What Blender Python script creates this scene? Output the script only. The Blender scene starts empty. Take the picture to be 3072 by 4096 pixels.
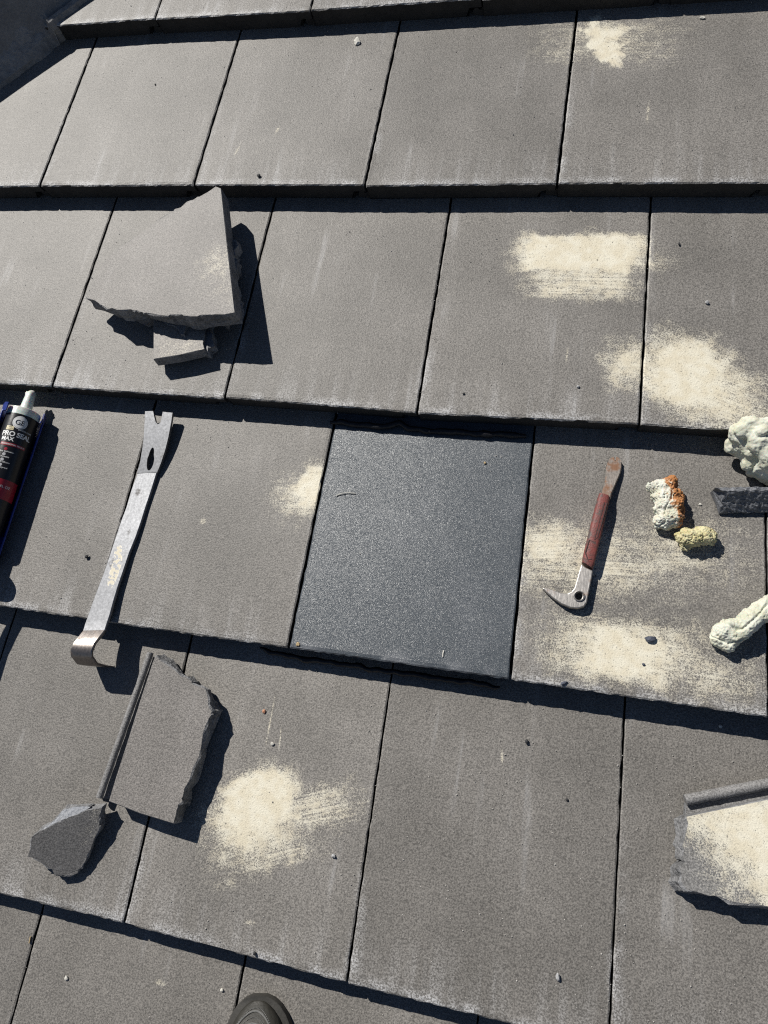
import bpy, bmesh, math, random
from mathutils import Vector, Matrix, noise

random.seed(7)
sc = bpy.context.scene
COL = sc.collection

# ------------------------------------------------------------------ frames
# The roof slope is measured in its own frame: u to the right along a course,
# v up the slope, n out of the slope (metres).  ROOF pitches that frame by 20 degrees.
W = 0.29                       # tile cover width
LE = 1.2162 * W                # exposed length
T = 0.1112 * W                 # tile nose thickness
DV = {0: 0.0, 1: -.0118 * W, 2: .022 * W, 3: -.0175 * W, 4: .0161 * W, 5: -.0089 * W}
PITCH = math.radians(20)
ROOF = Matrix.Translation((0, 0, 4.0)) @ Matrix.Rotation(PITCH, 4, 'X')
CAM_R = Matrix(((0.9731, 0.1400, -0.1827), (0.0944, -0.9667, -0.2380), (-0.2099, 0.2144, -0.9539)))
CAM_C = Vector((2.1116, 2.4568, 3.0866)) * W
FPX = 2697.6
SUN = Vector((-0.84, 0.89, 1.0)).normalized()      # towards the sun, roof frame

# ------------------------------------------------------------------ camera
cam = bpy.data.cameras.new('camera')
cam.sensor_fit = 'VERTICAL'
cam.sensor_height = 36.0
cam.lens = FPX / 4096 * 36.0
cam.clip_start = 0.02
cam.clip_end = 2000
camo = bpy.data.objects.new('camera', cam)
COL.objects.link(camo)
mr = Matrix((CAM_R[0], -CAM_R[1], -CAM_R[2])).transposed().to_4x4()
camo.matrix_world = ROOF @ Matrix.Translation(CAM_C) @ mr
sc.camera = camo

# ------------------------------------------------------------------ sky, sun, exposure
sun_w = (ROOF.to_3x3() @ SUN).normalized()
elev = math.asin(sun_w.z)
azim = math.atan2(sun_w.x, sun_w.y)
world = bpy.data.worlds.new('World')
sc.world = world
world.use_nodes = True
wn = world.node_tree
bg = wn.nodes['Background']
sky = wn.nodes.new('ShaderNodeTexSky')
sky.sky_type = 'NISHITA'
sky.sun_disc = False
sky.sun_elevation = elev
sky.sun_rotation = azim
sky.altitude = 1800
sky.air_density = 0.75
sky.dust_density = 0.2
sky.ozone_density = 1.6
wn.links.new(sky.outputs[0], bg.inputs[0])
bg.inputs[1].default_value = 0.05
sl = bpy.data.lights.new('sun', 'SUN')
sl.energy = 5.0
sl.angle = math.radians(0.53)
sl.color = (1.0, 0.965, 0.90)
so = bpy.data.objects.new('sun', sl)
COL.objects.link(so)
so.rotation_euler = sun_w.to_track_quat('Z', 'Y').to_euler()
so.location = (0, 0, 12)
sc.view_settings.view_transform = 'Standard'
sc.view_settings.look = 'None'
sc.view_settings.exposure = 0.08
sc.view_settings.gamma = 1.0
sc.view_settings.use_curve_mapping = False
sc.render.engine = 'CYCLES'
sc.cycles.use_denoising = False
sc.cycles.max_bounces = 4
sc.cycles.diffuse_bounces = 3
sc.cycles.glossy_bounces = 2
sc.cycles.caustics_reflective = False
sc.cycles.caustics_refractive = False
sc.cycles.filter_width = 1.15

# ------------------------------------------------------------------ measuring helpers
def vrow(r):
    return r * LE + DV.get(r, 0.0)

def surf_n(v, r):
    """height of the top face of course r at v"""
    return T * (1 - (v - vrow(r)) / LE)

def ray(x, y):
    d = Vector(((x - 1536) / FPX, (y - 2048) / FPX, 1.0))
    return CAM_R.transposed() @ d

def on_plane(x, y, p0, nrm):
    d = ray(x, y)
    return CAM_C + d * ((p0 - CAM_C).dot(nrm) / d.dot(nrm))

def S(x, y, r, h=0.0):
    """point h above the top face of course r under a measured spot"""
    nrm = Vector((0, T / LE, 1.0))
    return on_plane(x, y, Vector((0, vrow(r), T + h)), nrm)

def N(x, y, n):
    return on_plane(x, y, Vector((0, 0, n)), Vector((0, 0, 1)))

def plane3(a, b, c):
    n = (b - a).cross(c - a).normalized()
    if n.z < 0:
        n = -n
    return a, n

def nz(p, s=1.0, seed=0.0):
    return noise.noise(Vector((p[0] * s + seed, p[1] * s - seed * .7, p[2] * s + seed * 1.3)))

# ------------------------------------------------------------------ object helpers
def tag(o, label=None, cat=None, group=None, kind=None):
    if label: o['label'] = label
    if cat: o['category'] = cat
    if group: o['group'] = group
    if kind: o['kind'] = kind
    return o

def empty(name, origin):
    o = bpy.data.objects.new(name, None)
    o.empty_display_size = .05
    COL.objects.link(o)
    o.matrix_world = ROOF @ Matrix.Translation(origin)
    o['_o'] = list(origin)
    return o

def link(name, me, mat, origin, parent=None, smooth=False):
    """mesh vertices are already relative to origin (roof frame)"""
    o = bpy.data.objects.new(name, me)
    COL.objects.link(o)
    if mat is not None and not me.materials:
        me.materials.append(mat)
    if smooth:
        me.polygons.foreach_set('use_smooth', [True] * len(me.polygons))
    if parent is None:
        o.matrix_world = ROOF @ Matrix.Translation(origin)
    else:
        po = Vector(parent['_o']) if '_o' in parent else Vector((0, 0, 0))
        o.parent = parent
        o.location = Vector(origin) - po
    o['_o'] = list(origin)
    return o

def mesh_from(verts, faces, name='m', origin=(0, 0, 0)):
    o = Vector(origin)
    me = bpy.data.meshes.new(name)
    me.from_pydata([tuple(Vector(v) - o) for v in verts], [], faces)
    bm = bmesh.new()
    bm.from_mesh(me)
    bmesh.ops.remove_doubles(bm, verts=bm.verts, dist=1e-6)
    bmesh.ops.recalc_face_normals(bm, faces=bm.faces)
    bm.to_mesh(me)
    bm.free()
    me.update()
    return me

def build(name, verts, faces, mat, origin=None, parent=None, smooth=False):
    if origin is None:
        xs = [Vector(v) for v in verts]
        origin = sum(xs, Vector()) / len(xs)
        origin.z = min(v.z for v in xs)
    return link(name, mesh_from(verts, faces, name, origin), mat, origin, parent, smooth)

def smooth_by_angle(o, deg=35):
    me = o.data
    bm = bmesh.new(); bm.from_mesh(me)
    for f in bm.faces: f.smooth = True
    for e in bm.edges:
        if len(e.link_faces) == 2 and e.calc_face_angle(0) > math.radians(deg):
            e.smooth = False
    bm.to_mesh(me); bm.free()

def loft(rings, closed=True, caps=True):
    verts, faces = [], []
    n = len(rings[0])
    for r in rings: verts += [Vector(p) for p in r]
    for i in range(len(rings) - 1):
        for j in range(n if closed else n - 1):
            k = (j + 1) % n
            faces.append((i * n + j, i * n + k, (i + 1) * n + k, (i + 1) * n + j))
    if caps:
        faces.append(tuple(range(n))[::-1])
        faces.append(tuple((len(rings) - 1) * n + j for j in range(n)))
    return verts, faces

def tube(path, rad, seg=10):
    """round bar along 3-D points; rad is a number or list"""
    rings = []
    for i, p in enumerate(path):
        p = Vector(p)
        a = Vector(path[max(i - 1, 0)]); b = Vector(path[min(i + 1, len(path) - 1)])
        t = (b - a).normalized()
        up = Vector((0, 0, 1)) if abs(t.z) < .9 else Vector((0, 1, 0))
        x = t.cross(up).normalized(); y = x.cross(t)
        r = rad[i] if isinstance(rad, (list, tuple)) else rad
        rings.append([p + x * (r * math.cos(2 * math.pi * j / seg)) + y * (r * math.sin(2 * math.pi * j / seg)) for j in range(seg)])
    return loft(rings)

def ribbon(stations, edge=.0012):
    """flat bar through stations (left, right, thickness, up); rounded long edges"""
    rings = []
    for l, r, t, up in stations:
        l, r, up = Vector(l), Vector(r), Vector(up).normalized()
        x = (r - l).normalized()
        e = min(edge, t * .45)
        rings.append([l + x * e, r - x * e, r - up * e, r - up * (t - e), r - x * e - up * t, l + x * e - up * t, l - up * (t - e), l - up * e])
    return loft(rings)

def merge(*vf):
    V, F = [], []
    for v, f in vf:
        b = len(V); V += list(v); F += [tuple(i + b for i in q) for q in f]
    return V, F

# ------------------------------------------------------------------ materials
def nodes_of(name):
    m = bpy.data.materials.new(name)
    m.use_nodes = True
    nt = m.node_tree
    nt.nodes.clear()
    return m, nt

class NT:
    """tiny node-graph writer"""
    def __init__(self, nt): self.nt = nt
    def n(self, typ, **kw):
        nd = self.nt.nodes.new(typ)
        for k, v in kw.items(): setattr(nd, k, v)
        return nd
    def put(self, sock, val):
        if val is None: return
        if hasattr(val, 'is_output') or isinstance(val, bpy.types.NodeSocket): self.nt.links.new(val, sock)
        else: sock.default_value = val
    def math(self, op, a, b=None, c=None, clamp=False):
        nd = self.n('ShaderNodeMath', operation=op, use_clamp=clamp)
        self.put(nd.inputs[0], a); self.put(nd.inputs[1], b); self.put(nd.inputs[2], c)
        return nd.outputs[0]
    def vmath(self, op, a, b=None):
        nd = self.n('ShaderNodeVectorMath', operation=op)
        self.put(nd.inputs[0], a); self.put(nd.inputs[1], b)
        return nd.outputs[1] if op in ('LENGTH', 'DOT_PRODUCT') else nd.outputs[0]
    def scale(self, vec, xyz): return self.vmath('MULTIPLY', vec, xyz)
    def noise(self, vec, scale, detail=2.0, rough=.5, dist=0.0):
        nd = self.n('ShaderNodeTexNoise')
        self.put(nd.inputs['Vector'], vec); nd.inputs['Scale'].default_value = scale
        nd.inputs['Detail'].default_value = detail; nd.inputs['Roughness'].default_value = rough
        nd.inputs['Distortion'].default_value = dist
        return nd.outputs[0]
    def voro(self, vec, scale, out='Distance', feature='F1'):
        nd = self.n('ShaderNodeTexVoronoi', feature=feature)
        self.put(nd.inputs['Vector'], vec); nd.inputs['Scale'].default_value = scale
        return nd.outputs[out]
    def ramp(self, x, lo, hi, a=0.0, b=1.0):
        nd = self.n('ShaderNodeMapRange', interpolation_type='SMOOTHSTEP')
        for i, v in enumerate((x, lo, hi, a, b)): self.put(nd.inputs[i], v)
        return nd.outputs[0]
    def mix(self, fac, a, b):
        nd = self.n('ShaderNodeMix', data_type='RGBA')
        self.put(nd.inputs[0], fac); self.put(nd.inputs[6], a); self.put(nd.inputs[7], b)
        return nd.outputs[2]
    def bump(self, h, dist, strength=1.0, nrm=None):
        nd = self.n('ShaderNodeBump')
        nd.inputs['Strength'].default_value = strength; nd.inputs['Distance'].default_value = dist
        self.put(nd.inputs['Height'], h)
        if nrm is not None: self.put(nd.inputs['Normal'], nrm)
        return nd.outputs[0]
    def out(self, color, rough=.8, metal=0.0, normal=None, spec=.5, **kw):
        b = self.n('ShaderNodeBsdfPrincipled')
        self.put(b.inputs['Base Color'], color); self.put(b.inputs['Roughness'], rough)
        self.put(b.inputs['Metallic'], metal); self.put(b.inputs['Specular IOR Level'], spec)
        if normal is not None: self.put(b.inputs['Normal'], normal)
        for k, v in kw.items(): self.put(b.inputs[k.replace('_', ' ')], v)
        o = self.n('ShaderNodeOutputMaterial')
        self.nt.links.new(b.outputs[0], o.inputs[0])
        return b

def rgb(r, g, b): return (r, g, b, 1.0)

def simple(name, col, rough=.6, metal=0.0, bump_scale=300, bump_d=.0004, var=.25, spec=.5, **kw):
    m, nt = nodes_of(name); g = NT(nt)
    tc = g.n('ShaderNodeTexCoord')
    P = tc.outputs['Object']
    a = g.noise(P, bump_scale, 3, .6); b = g.noise(P, bump_scale * .12, 3, .6)
    f = g.ramp(g.math('ADD', g.math('MULTIPLY', a, .5), g.math('MULTIPLY', b, .5)), .3, .7)
    lo = rgb(*[c * (1 - var) for c in col]); hi = rgb(*[min(1, c * (1 + var)) for c in col])
    g.out(g.mix(f, lo, hi), rough, metal, g.bump(a, bump_d), spec, **kw)
    return m

# cream paint brushed on the slope: centre, half sizes, turn, softness, density (roof frame)
PATCH = []
def patch(r, x, y, hx, hy, rot=0.0, soft=.6, dens=1.0, box=0.0, streak=.5):
    c = S(x, y, r)
    ca, sa = math.cos(math.radians(rot)), math.sin(math.radians(rot))
    ex = S(x + hx * ca, y + hx * sa, r) - c
    ey = S(x - hy * sa, y + hy * ca, r) - c
    PATCH.append((c.x, c.y, ex.length, ey.length, math.atan2(ex.y, ex.x), soft, dens, box, streak, r))

# course B, top right
patch(4, 2412, 172, 112, 52, 62, .5, 1.0, .3, .6)
patch(4, 2440, 140, 60, 55, 20, .7, .85, .3, .6)
patch(4, 2430, 165, 330, 105, 0, .9, .47, .6, 1.0)
# course C, middle patch
patch(3, 2315, 1015, 275, 80, 1, .45, 1.05, .8, .45)
patch(3, 2330, 1110, 255, 95, 1, .45, .66, .85, .8)
patch(3, 2600, 1050, 140, 70, 1, .9, .36, .3, 1.0)
# course C, lower right
patch(3, 2745, 1500, 190, 165, 25, .75, 1.05, .15, .3)
patch(3, 2840, 1570, 290, 170, 20, .8, .72, .2, .6)
patch(3, 2520, 1455, 130, 120, 0, .9, .72, .2, .5)
patch(3, 2700, 1390, 130, 90, 30, .9, .6, .2, .5)
# course D, left of the new tile
patch(2, 1265, 1950, 95, 105, 5, .75, 1.0, .3, .5)
patch(2, 1225, 1985, 150, 110, -4, .9, .62, .4, .9)
# course D, right of the new tile
patch(2, 2180, 2190, 150, 115, -3, .9, .80, .4, .8)
patch(2, 2330, 2240, 430, 170, 3, .9, .63, .5, .9)
patch(2, 2700, 2210, 330, 180, 0, 1.0, .50, .5, .9)
patch(2, 2490, 2610, 210, 130, 8, .8, 1.08, .3, .4)
patch(2, 2480, 2600, 390, 150, 6, .8, .74, .5, .7)
patch(2, 2800, 2690, 320, 140, 10, 1.0, .52, .3, .8)
# course E
patch(1, 1035, 3205, 165, 140, -12, .55, 1.1, .2, .3)
patch(1, 1010, 3270, 220, 200, -20, .75, .80, .2, .5)
patch(1, 1240, 3240, 230, 115, -12, .9, .60, .6, 1.0)
patch(1, 1060, 3420, 250, 90, -14, .8, .52, .5, .9)

# narrow pale scuffs and drips
for a_ in ((4, 2592, 450, 9, 48, 0), (3, 2268, 1420, 5, 38, 4), (1, 2008, 3030, 6, 55, 2), (1, 1082, 2880, 5, 120, 9), (1, 1120, 2960, 4, 60, 4), (1, 1000, 3690, 30, 13, 8),
           (4, 1110, 520, 7, 24, 12), (4, 950, 600, 5, 30, 10), (2, 812, 2085, 16, 12, 0), (0, 640, 3930, 30, 14, 10)):
    patch(*a_, .9, .50, .1, .3)

def tile_material(name, base, paint=True, roof_obj=None, patches=None, uvedges=True):
    m, nt = nodes_of(name); g = NT(nt)
    tc = g.n('ShaderNodeTexCoord')
    if roof_obj is not None: tc.object = roof_obj
    P = tc.outputs['Object']
    oi = g.n('ShaderNodeObjectInfo')
    rnd = oi.outputs['Random']
    grain = g.noise(P, 520, 2, .7)
    grit = g.noise(P, 300, 0, .5)
    med = g.noise(P, 70, 1, .6)
    big = g.noise(P, 9, 2, .55)
    streak = g.noise(g.scale(P, (55, 3.5, 20)), 1.0, 3, .6)
    # tone of the body
    t = g.math('ADD', g.math('MULTIPLY', big, .62), g.math('ADD', g.math('MULTIPLY', streak, .20), g.math('MULTIPLY', g.noise(g.scale(P, (16, 3, 9)), 1.0, 1, .6), .18)))
    lo = rgb(*[c * .87 for c in base]); hi = rgb(base[0] * 1.14, base[1] * 1.14, base[2] * 1.15)
    col = g.mix(g.ramp(t, .34, .68), lo, hi)
    tone = g.math('MULTIPLY_ADD', rnd, .22, .89)
    gr = g.math('MULTIPLY_ADD', g.ramp(grain, .28, .72), .95, .53)
    k = g.math('MULTIPLY', tone, gr)
    sv = g.n('ShaderNodeCombineXYZ')
    for i in range(3): g.put(sv.inputs[i], k)
    col = g.vmath('MULTIPLY', col, sv.outputs[0])
    # pits: dark pores
    pit = g.ramp(grain, .24, .33, 1.0, 0.0)
    col = g.mix(g.math('MULTIPLY', pit, .35), col, rgb(.03, .03, .03))
    # lime bloom: streaks, worn noses and joints
    bloom = g.math('MULTIPLY', g.ramp(streak, .58, .78), g.ramp(big, .45, .62))
    bloom = g.math('MULTIPLY', bloom, .32)
    if uvedges:
        uv = g.n('ShaderNodeUVMap'); uv.uv_map = 'tile'
        sp = g.n('ShaderNodeSeparateXYZ'); g.put(sp.inputs[0], uv.outputs[0])
        y = sp.outputs[1]; x = sp.outputs[0]
        patchy = g.ramp(g.noise(P, 26, 2, .65), .38, .64)
        nose = g.math('MULTIPLY', g.ramp(y, 0.0, .045, 1.0, 0.0), patchy)
        wide = g.math('MULTIPLY', g.ramp(y, 0.0, .22, 1.0, 0.0), g.ramp(streak, .42, .70))
        side = g.math('MULTIPLY', g.math('ADD', g.ramp(x, 0, .055, 1, 0), g.ramp(x, .97, 1.0, 0, .6)), g.math('MULTIPLY', patchy, g.ramp(y, .0, .75, 1.0, .1)))
        e = g.math('ADD', g.math('MULTIPLY', nose, 1.5), g.math('ADD', g.math('MULTIPLY', wide, .50), g.math('MULTIPLY', side, 1.1)))
        speck = g.ramp(grain, .42, .62)
        bloom = g.math('ADD', bloom, g.math('MULTIPLY', e, g.math('MULTIPLY_ADD', speck, .75, .12)), clamp=True)
    col = g.mix(g.math('MULTIPLY', bloom, .75), col, rgb(.56, .56, .565))
    # pale scratches and scattered bright sand grains
    sc_ = g.ramp(g.voro(P, 210), .0, .09, 1.0, 0.0)
    sc_ = g.math('MULTIPLY', sc_, g.ramp(streak, .46, .60))
    col = g.mix(g.math('MULTIPLY', sc_, .75), col, rgb(.62, .61, .58))
    rough = .72
    height = g.math('ADD', g.math('MULTIPLY', grit, .25), g.math('MULTIPLY', grain, 1.0))
    if paint:
        wob = g.n('ShaderNodeTexNoise'); g.put(wob.inputs['Vector'], P); wob.inputs['Scale'].default_value = 34; wob.inputs['Detail'].default_value = 3
        wv = g.scale(g.vmath('SUBTRACT', wob.outputs[1], (.5, .5, .5)), (.060, .040, 0))
        Pw = g.vmath('ADD', P, wv)
        cover = 0.0
        for (cx, cy, hx, hy, ang, soft, dens, box, stk) in (PATCH if patches is None else patches):
            q = g.vmath('SUBTRACT', P if min(hx, hy) < .0055 else Pw, (cx, cy, 0))
            mp = g.n('ShaderNodeVectorRotate', rotation_type='Z_AXIS'); g.put(mp.inputs['Vector'], q); mp.inputs['Angle'].default_value = -ang
            q = g.scale(mp.outputs[0], (1 / hx, 1 / hy, 0))
            ln = g.vmath('LENGTH', q)
            aq = g.vmath('ABSOLUTE', q)
            s2 = g.n('ShaderNodeSeparateXYZ'); g.put(s2.inputs[0], aq)
            mx = g.math('MAXIMUM', s2.outputs[0], s2.outputs[1])
            d = g.math('ADD', g.math('MULTIPLY', ln, 1 - box), g.math('MULTIPLY', mx, box))
            c = g.ramp(d, 1.0 - soft * 1.05, 1.0 + soft * .75, dens, 0.0)
            mq = g.n('ShaderNodeVectorRotate', rotation_type='Z_AXIS'); g.put(mq.inputs['Vector'], g.vmath('SUBTRACT', P, (cx, cy, 0))); mq.inputs['Angle'].default_value = -ang
            br = g.noise(g.scale(mq.outputs[0], (8, 260, 1)), 1.0, 2, .65, .25)
            c = g.math('MULTIPLY', c, g.math('MULTIPLY_ADD', g.ramp(br, .30, .68), stk * .46, 1 - stk * .32))
            cover = c if isinstance(cover, float) else g.math('MAXIMUM', cover, c)
        fine = g.math('ADD', g.math('MULTIPLY', g.noise(P, 1000, 1, .6), .42), g.math('ADD', g.math('MULTIPLY', grain, .38), g.math('MULTIPLY', g.noise(P, 80, 1, .5), .20)))
        # paint catches the high grains first
        thr = g.math('MULTIPLY_ADD', cover, -.37, .66)
        on = g.ramp(g.math('SUBTRACT', fine, thr), -.08, .09)
        on = g.math('MULTIPLY', on, g.ramp(cover, .01, .25))
        pc = g.mix(g.ramp(med, .3, .7), rgb(.70, .635, .485), rgb(.77, .725, .59))
        on = g.math('MULTIPLY', on, g.math('MULTIPLY_ADD', g.ramp(grain, .27, .40, 1.0, 0.0), -.75, 1.0))
        col = g.mix(g.math('MULTIPLY', on, g.ramp(cover, .05, .9, .45, .93)), col, pc)
    g.out(col, .56, 0, g.bump(height, .0010, .52), .5)
    return m

# ------------------------------------------------------------------ roof structure
ground_mat = simple('ground_gravel', (.22, .20, .17), .95, 0, 40, .01)
gm = bpy.data.meshes.new('ground')
gm.from_pydata([(-900, -900, 0), (900, -900, 0), (900, 900, 0), (-900, 900, 0)], [], [(0, 1, 2, 3)])
go = bpy.data.objects.new('ground', gm); COL.objects.link(go); gm.materials.append(ground_mat)
tag(go, kind='structure')

felt = simple('roofing_felt', (.03, .03, .032), .9)
# hip line on this slope, measured where the mortar meets the tiles
HA = S(0, 350, 4); HB = S(330, 8, 5)
HA.z = HB.z = 0
HD = (HB - HA).normalized()
HN = Vector((HD.y, -HD.x, 0))                 # towards the tiles
def hip(t, side=0.0, n=0.0):
    return HA + HD * t + HN * side + Vector((0, 0, n))

roof_root = empty('roof', Vector((0, 0, 0)))
tag(roof_root, 'grey concrete tiled roof slope with overlapping courses', kind='structure')
p0, p1 = hip(-2.6, -.02), hip(1.9, -.02)
deck_v = [(2.6, p0.y, -.09), (p0.x, p0.y, -.09), (p1.x, p1.y, -.09), (2.6, p1.y, -.09)]
dk = build('roof_deck', [Vector(v) for v in deck_v] + [Vector(v) - Vector((0, 0, .03)) for v in deck_v],
           [(0, 1, 2, 3), (7, 6, 5, 4), (0, 4, 5, 1), (1, 5, 6, 2), (2, 6, 7, 3), (3, 7, 4, 0)], felt, Vector((0, 0, -.12)), roof_root)

TILE = {}
def tile_mat_for(c, row):
    """weathered tile material carrying only the paint that reaches a tile centred at c"""
    near = tuple(i for i, q in enumerate(PATCH) if q[9] == row and abs(q[0] - c.x) < max(q[2], q[3]) * 1.1 + W * .55 and abs(q[1] - c.y) < max(q[3], q[2] * .4) * 1.2 + LE * .55)
    if near not in TILE:
        TILE[near] = tile_material('weathered_concrete_tile', (.181, .1695, .154), bool(near), roof_root, [PATCH[i][:9] for i in near])
    return TILE[near]

def new_tile_material():
    m, nt = nodes_of('new_black_tile'); g = NT(nt)
    tc = g.n('ShaderNodeTexCoord'); tc.object = roof_root
    P = tc.outputs['Object']
    cellc = g.voro(P, 2500, 'Color')
    geo = g.n('ShaderNodeNewGeometry')
    off = g.scale(g.vmath('SUBTRACT', cellc, (.5, .5, .5)), (.46, .46, .46))
    nr = g.vmath('NORMALIZE', g.vmath('ADD', geo.outputs['Normal'], off))
    a = g.noise(P, 1000, 2, .6); b = g.noise(P, 12, 3, .6)
    col = g.mix(g.ramp(a, .3, .7), rgb(.047, .056, .066), rgb(.083, .097, .112))
    dust = g.math('MULTIPLY', g.ramp(b, .48, .7), g.ramp(a, .35, .6))
    uv = g.n('ShaderNodeUVMap'); uv.uv_map = 'tile'
    sp = g.n('ShaderNodeSeparateXYZ'); g.put(sp.inputs[0], uv.outputs[0])
    nose = g.math('MULTIPLY', g.ramp(sp.outputs[1], 0, .06, 1, 0), g.ramp(g.noise(P, 20, 3), .42, .62))
    dust = g.math('ADD', g.math('MULTIPLY', dust, .10), g.math('MULTIPLY', nose, .22), clamp=True)
    col = g.mix(dust, col, rgb(.42, .42, .44))
    rough = g.math('MULTIPLY_ADD', a, .20, .30)
    g.out(col, rough, 0, nr, .6)
    return m
NEWTILE = new_tile_material()

OFF = {0: .1011, 1: -.4219, 2: .1, 3: -.4495, 4: -.8977, 5: -.4122}
# measured joints: (course, joint) -> (nose spot, spot where it meets the course above)
JN = {(5, 0): (618, 74), (5, 1): (1241, 42), (4, 0): (156, 745), (4, 1): (774, 741), (4, 2): (1458, 741), (4, 3): (2229, 731),
      (3, 0): (206, 1544), (3, 1): (898, 1593), (3, 2): (1667, 1654), (3, 3): (2559, 1698), (2, 1): (1153, 2591), (2, 2): (2040, 2717),
      (1, 1): (495, 3697), (1, 2): (1387, 3934)}
JT = {(4, 0): (381, 167), (4, 1): (963, 128), (4, 2): (1599, 90), (4, 3): (2309, 42), (3, 0): (463, 802), (3, 1): (1099, 802),
      (3, 2): (1804, 802), (3, 3): (2605, 794), (2, 0): (618, 1624), (2, 1): (1332, 1720), (2, 2): (2138, 1729),
      (1, 0): (57, 2458), (1, 1): (766, 2552), (1, 2): (1569, 2681), (1, 3): (2500, 2811), (0, 0): (169, 3637), (0, 1): (981, 3832)}

def joint(r, k):
    """(u, v) at the nose, (u) at the visible head of joint k of course r"""
    base = OFF[r] if r in OFF else (.1 if r % 2 == 0 else -.42)
    u0 = (base + k) * W
    rr = random.Random(r * 100 + k)
    un, vn = u0 + rr.uniform(-.001, .001), vrow(r) + rr.uniform(-.0008, .0008)
    if (r, k) in JN:
        q = N(*JN[(r, k)], T); un, vn = q.x, q.y
    ut = un + rr.uniform(-.0008, .0008)
    if (r, k) in JT:
        q = S(*JT[(r, k)], r); s = (q.y - vrow(r)) / LE
        if (r, k) in JN: ut = un + (q.x - un) / max(s, .5)
        else: un = ut = q.x
    return un, vn, ut

SHADENOSE = simple('shade_toned_tile_edge', (.026, .025, .024), .85, 0, 260, .0012, .4)  # shade on noses and joint walls, painted in as a near-black colour
def make_tile(r, k, mat, name='roof_tile', label=None):
    rr = random.Random(r * 31 + k * 7 + 5)
    seed = rr.uniform(0, 50)
    ul, vl, tl = joint(r, k)
    ur, vr_, tr = joint(r, k + 1)
    g = rr.uniform(.0011, .0022) if r > 1 else rr.uniform(.0008, .0016)
    lift = rr.uniform(-.0006, .0010)
    push = rr.uniform(-.0012, .0012)
    if (r, k) == (2, 1): g, lift, push = .0018, .0006, .0
    HEAD = LE + .07
    nu, nv = 40, 44
    us = [0, .006, .02] + [.02 + .96 * i / nu for i in range(1, nu)] + [.98, .994, 1]
    vs = [0, .0018, .006] + [.006 + (HEAD - .006) * i / nv for i in range(1, nv + 1)]
    verts, faces, uvs = [], [], []
    def pos(a, s, n):
        t = s / LE
        lft = ul + (tl - ul) * t + g
        rgt = ur + (tr - ur) * t - g
        vv = (vl + (vr_ - vl) * a) + s + push
        return Vector((lft + (rgt - lft) * a, vv, n + lift * (1 - t) - T * t))
    nU, nV = len(us), len(vs)
    for j, s in enumerate(vs):
        for i, a in enumerate(us):
            n = T
            if j == 0: n -= .0022
            elif j == 1: n -= .0006
            if i in (0, nU - 1): n -= .0010
            p = pos(a, s, n)
            e = nz(p, 260, seed)
            if j == 0:
                p.y += e * .0013; p.z += nz(p, 180, seed + 9) * .0012
                c = nz(p, 38, seed + 3)
                if c > .42: p.y += (c - .42) * .016; p.z -= (c - .42) * .012
            if j == 1: p.z += nz(p, 200, seed + 4) * .0005
            if i in (0, nU - 1):
                p.x += nz(p, 220, seed + 2) * .0011
                p.z += nz(p, 160, seed + 6) * .0006
            if 1 < j and 1 < i < nU - 2: p.z += nz(p, 9, seed) * .0006
            verts.append(p); uvs.append((a, s / LE))
    for j in range(nV - 1):
        for i in range(nU - 1):
            q = j * nU + i
            faces.append((q, q + 1, q + nU + 1, q + nU))
    NTOP = len(faces)
    def add(p, uv=(.5, .5)):
        verts.append(p); uvs.append(uv); return len(verts) - 1
    notch = 1 - .075
    # nose face, rough and slightly undercut, in three rows
    prev = list(range(nU))
    for lev in (.62, .5, .02):
        cur = []
        for i, a in enumerate(us):
            nb = T * lev
            if lev < .5 and a > notch: nb = T * .5
            p = pos(a, .0008 + .0012 * (1 - lev), nb)
            p.y += nz(p, 120, seed + 11) * .0008
            if lev < .1: p.z = max(p.z, 0.0008) + abs(nz(p, 90, seed + 5)) * .0012
            cur.append(add(p, (a, .5)))
        for i in range(nU - 1):
            if lev < .5 and us[i] >= notch - 1e-6: continue
            faces.append((prev[i + 1], prev[i], cur[i], cur[i + 1]))
        prev = cur
    bot = prev
    # side walls
    for col, sgn, lowf in ((0, -1, .0), (nU - 1, 1, .5)):
        up = [j * nU + col for j in range(nV)]
        lo = []
        for j, s in enumerate(vs):
            lo.append(add(pos(us[col], s + (.001 if j == 0 else 0), T * lowf), (us[col], s / LE)))
        for j in range(nV - 1):
            f = (up[j], up[j + 1], lo[j + 1], lo[j])
            faces.append(f if sgn < 0 else f[::-1])
    # underside, notch wall and soffit
    a0, a1 = 0.0, notch
    c = [add(pos(a0, .002, T * .02)), add(pos(a1, .002, T * .02)), add(pos(a1, HEAD, 0)), add(pos(a0, HEAD, 0))]
    faces.append((c[3], c[2], c[1], c[0]))
    d = [add(pos(a1, .002, T * .5)), add(pos(1, .002, T * .5)), add(pos(1, HEAD, T * .5)), add(pos(a1, HEAD, T * .5))]
    faces.append((d[3], d[2], d[1], d[0]))
    faces.append((c[1], d[0], d[3], c[2]))
    # under-lap lip that runs below the neighbour: rounded end and a water groove
    prof = [(.004, .02), (-.048, .02), (-.058, .10), (-.062, .26), (-.054, .40), (-.042, .455), (-.030, .455), (-.026, .34), (-.012, .34), (-.008, .455), (.004, .46)]
    s0 = .0045 + rr.uniform(0, .002)
    r1 = [add(pos(a, s0 + nz((a * 50, k, r), 1, seed) * .0006, T * n)) for a, n in prof]
    r2 = [add(pos(a, HEAD, T * n)) for a, n in prof]
    for i in range(len(prof) - 1): faces.append((r1[i], r2[i], r2[i + 1], r1[i + 1]))
    faces.append(tuple(r1))
    org = pos(.5, 0, 0)
    me = bpy.data.meshes.new(name)
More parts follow.
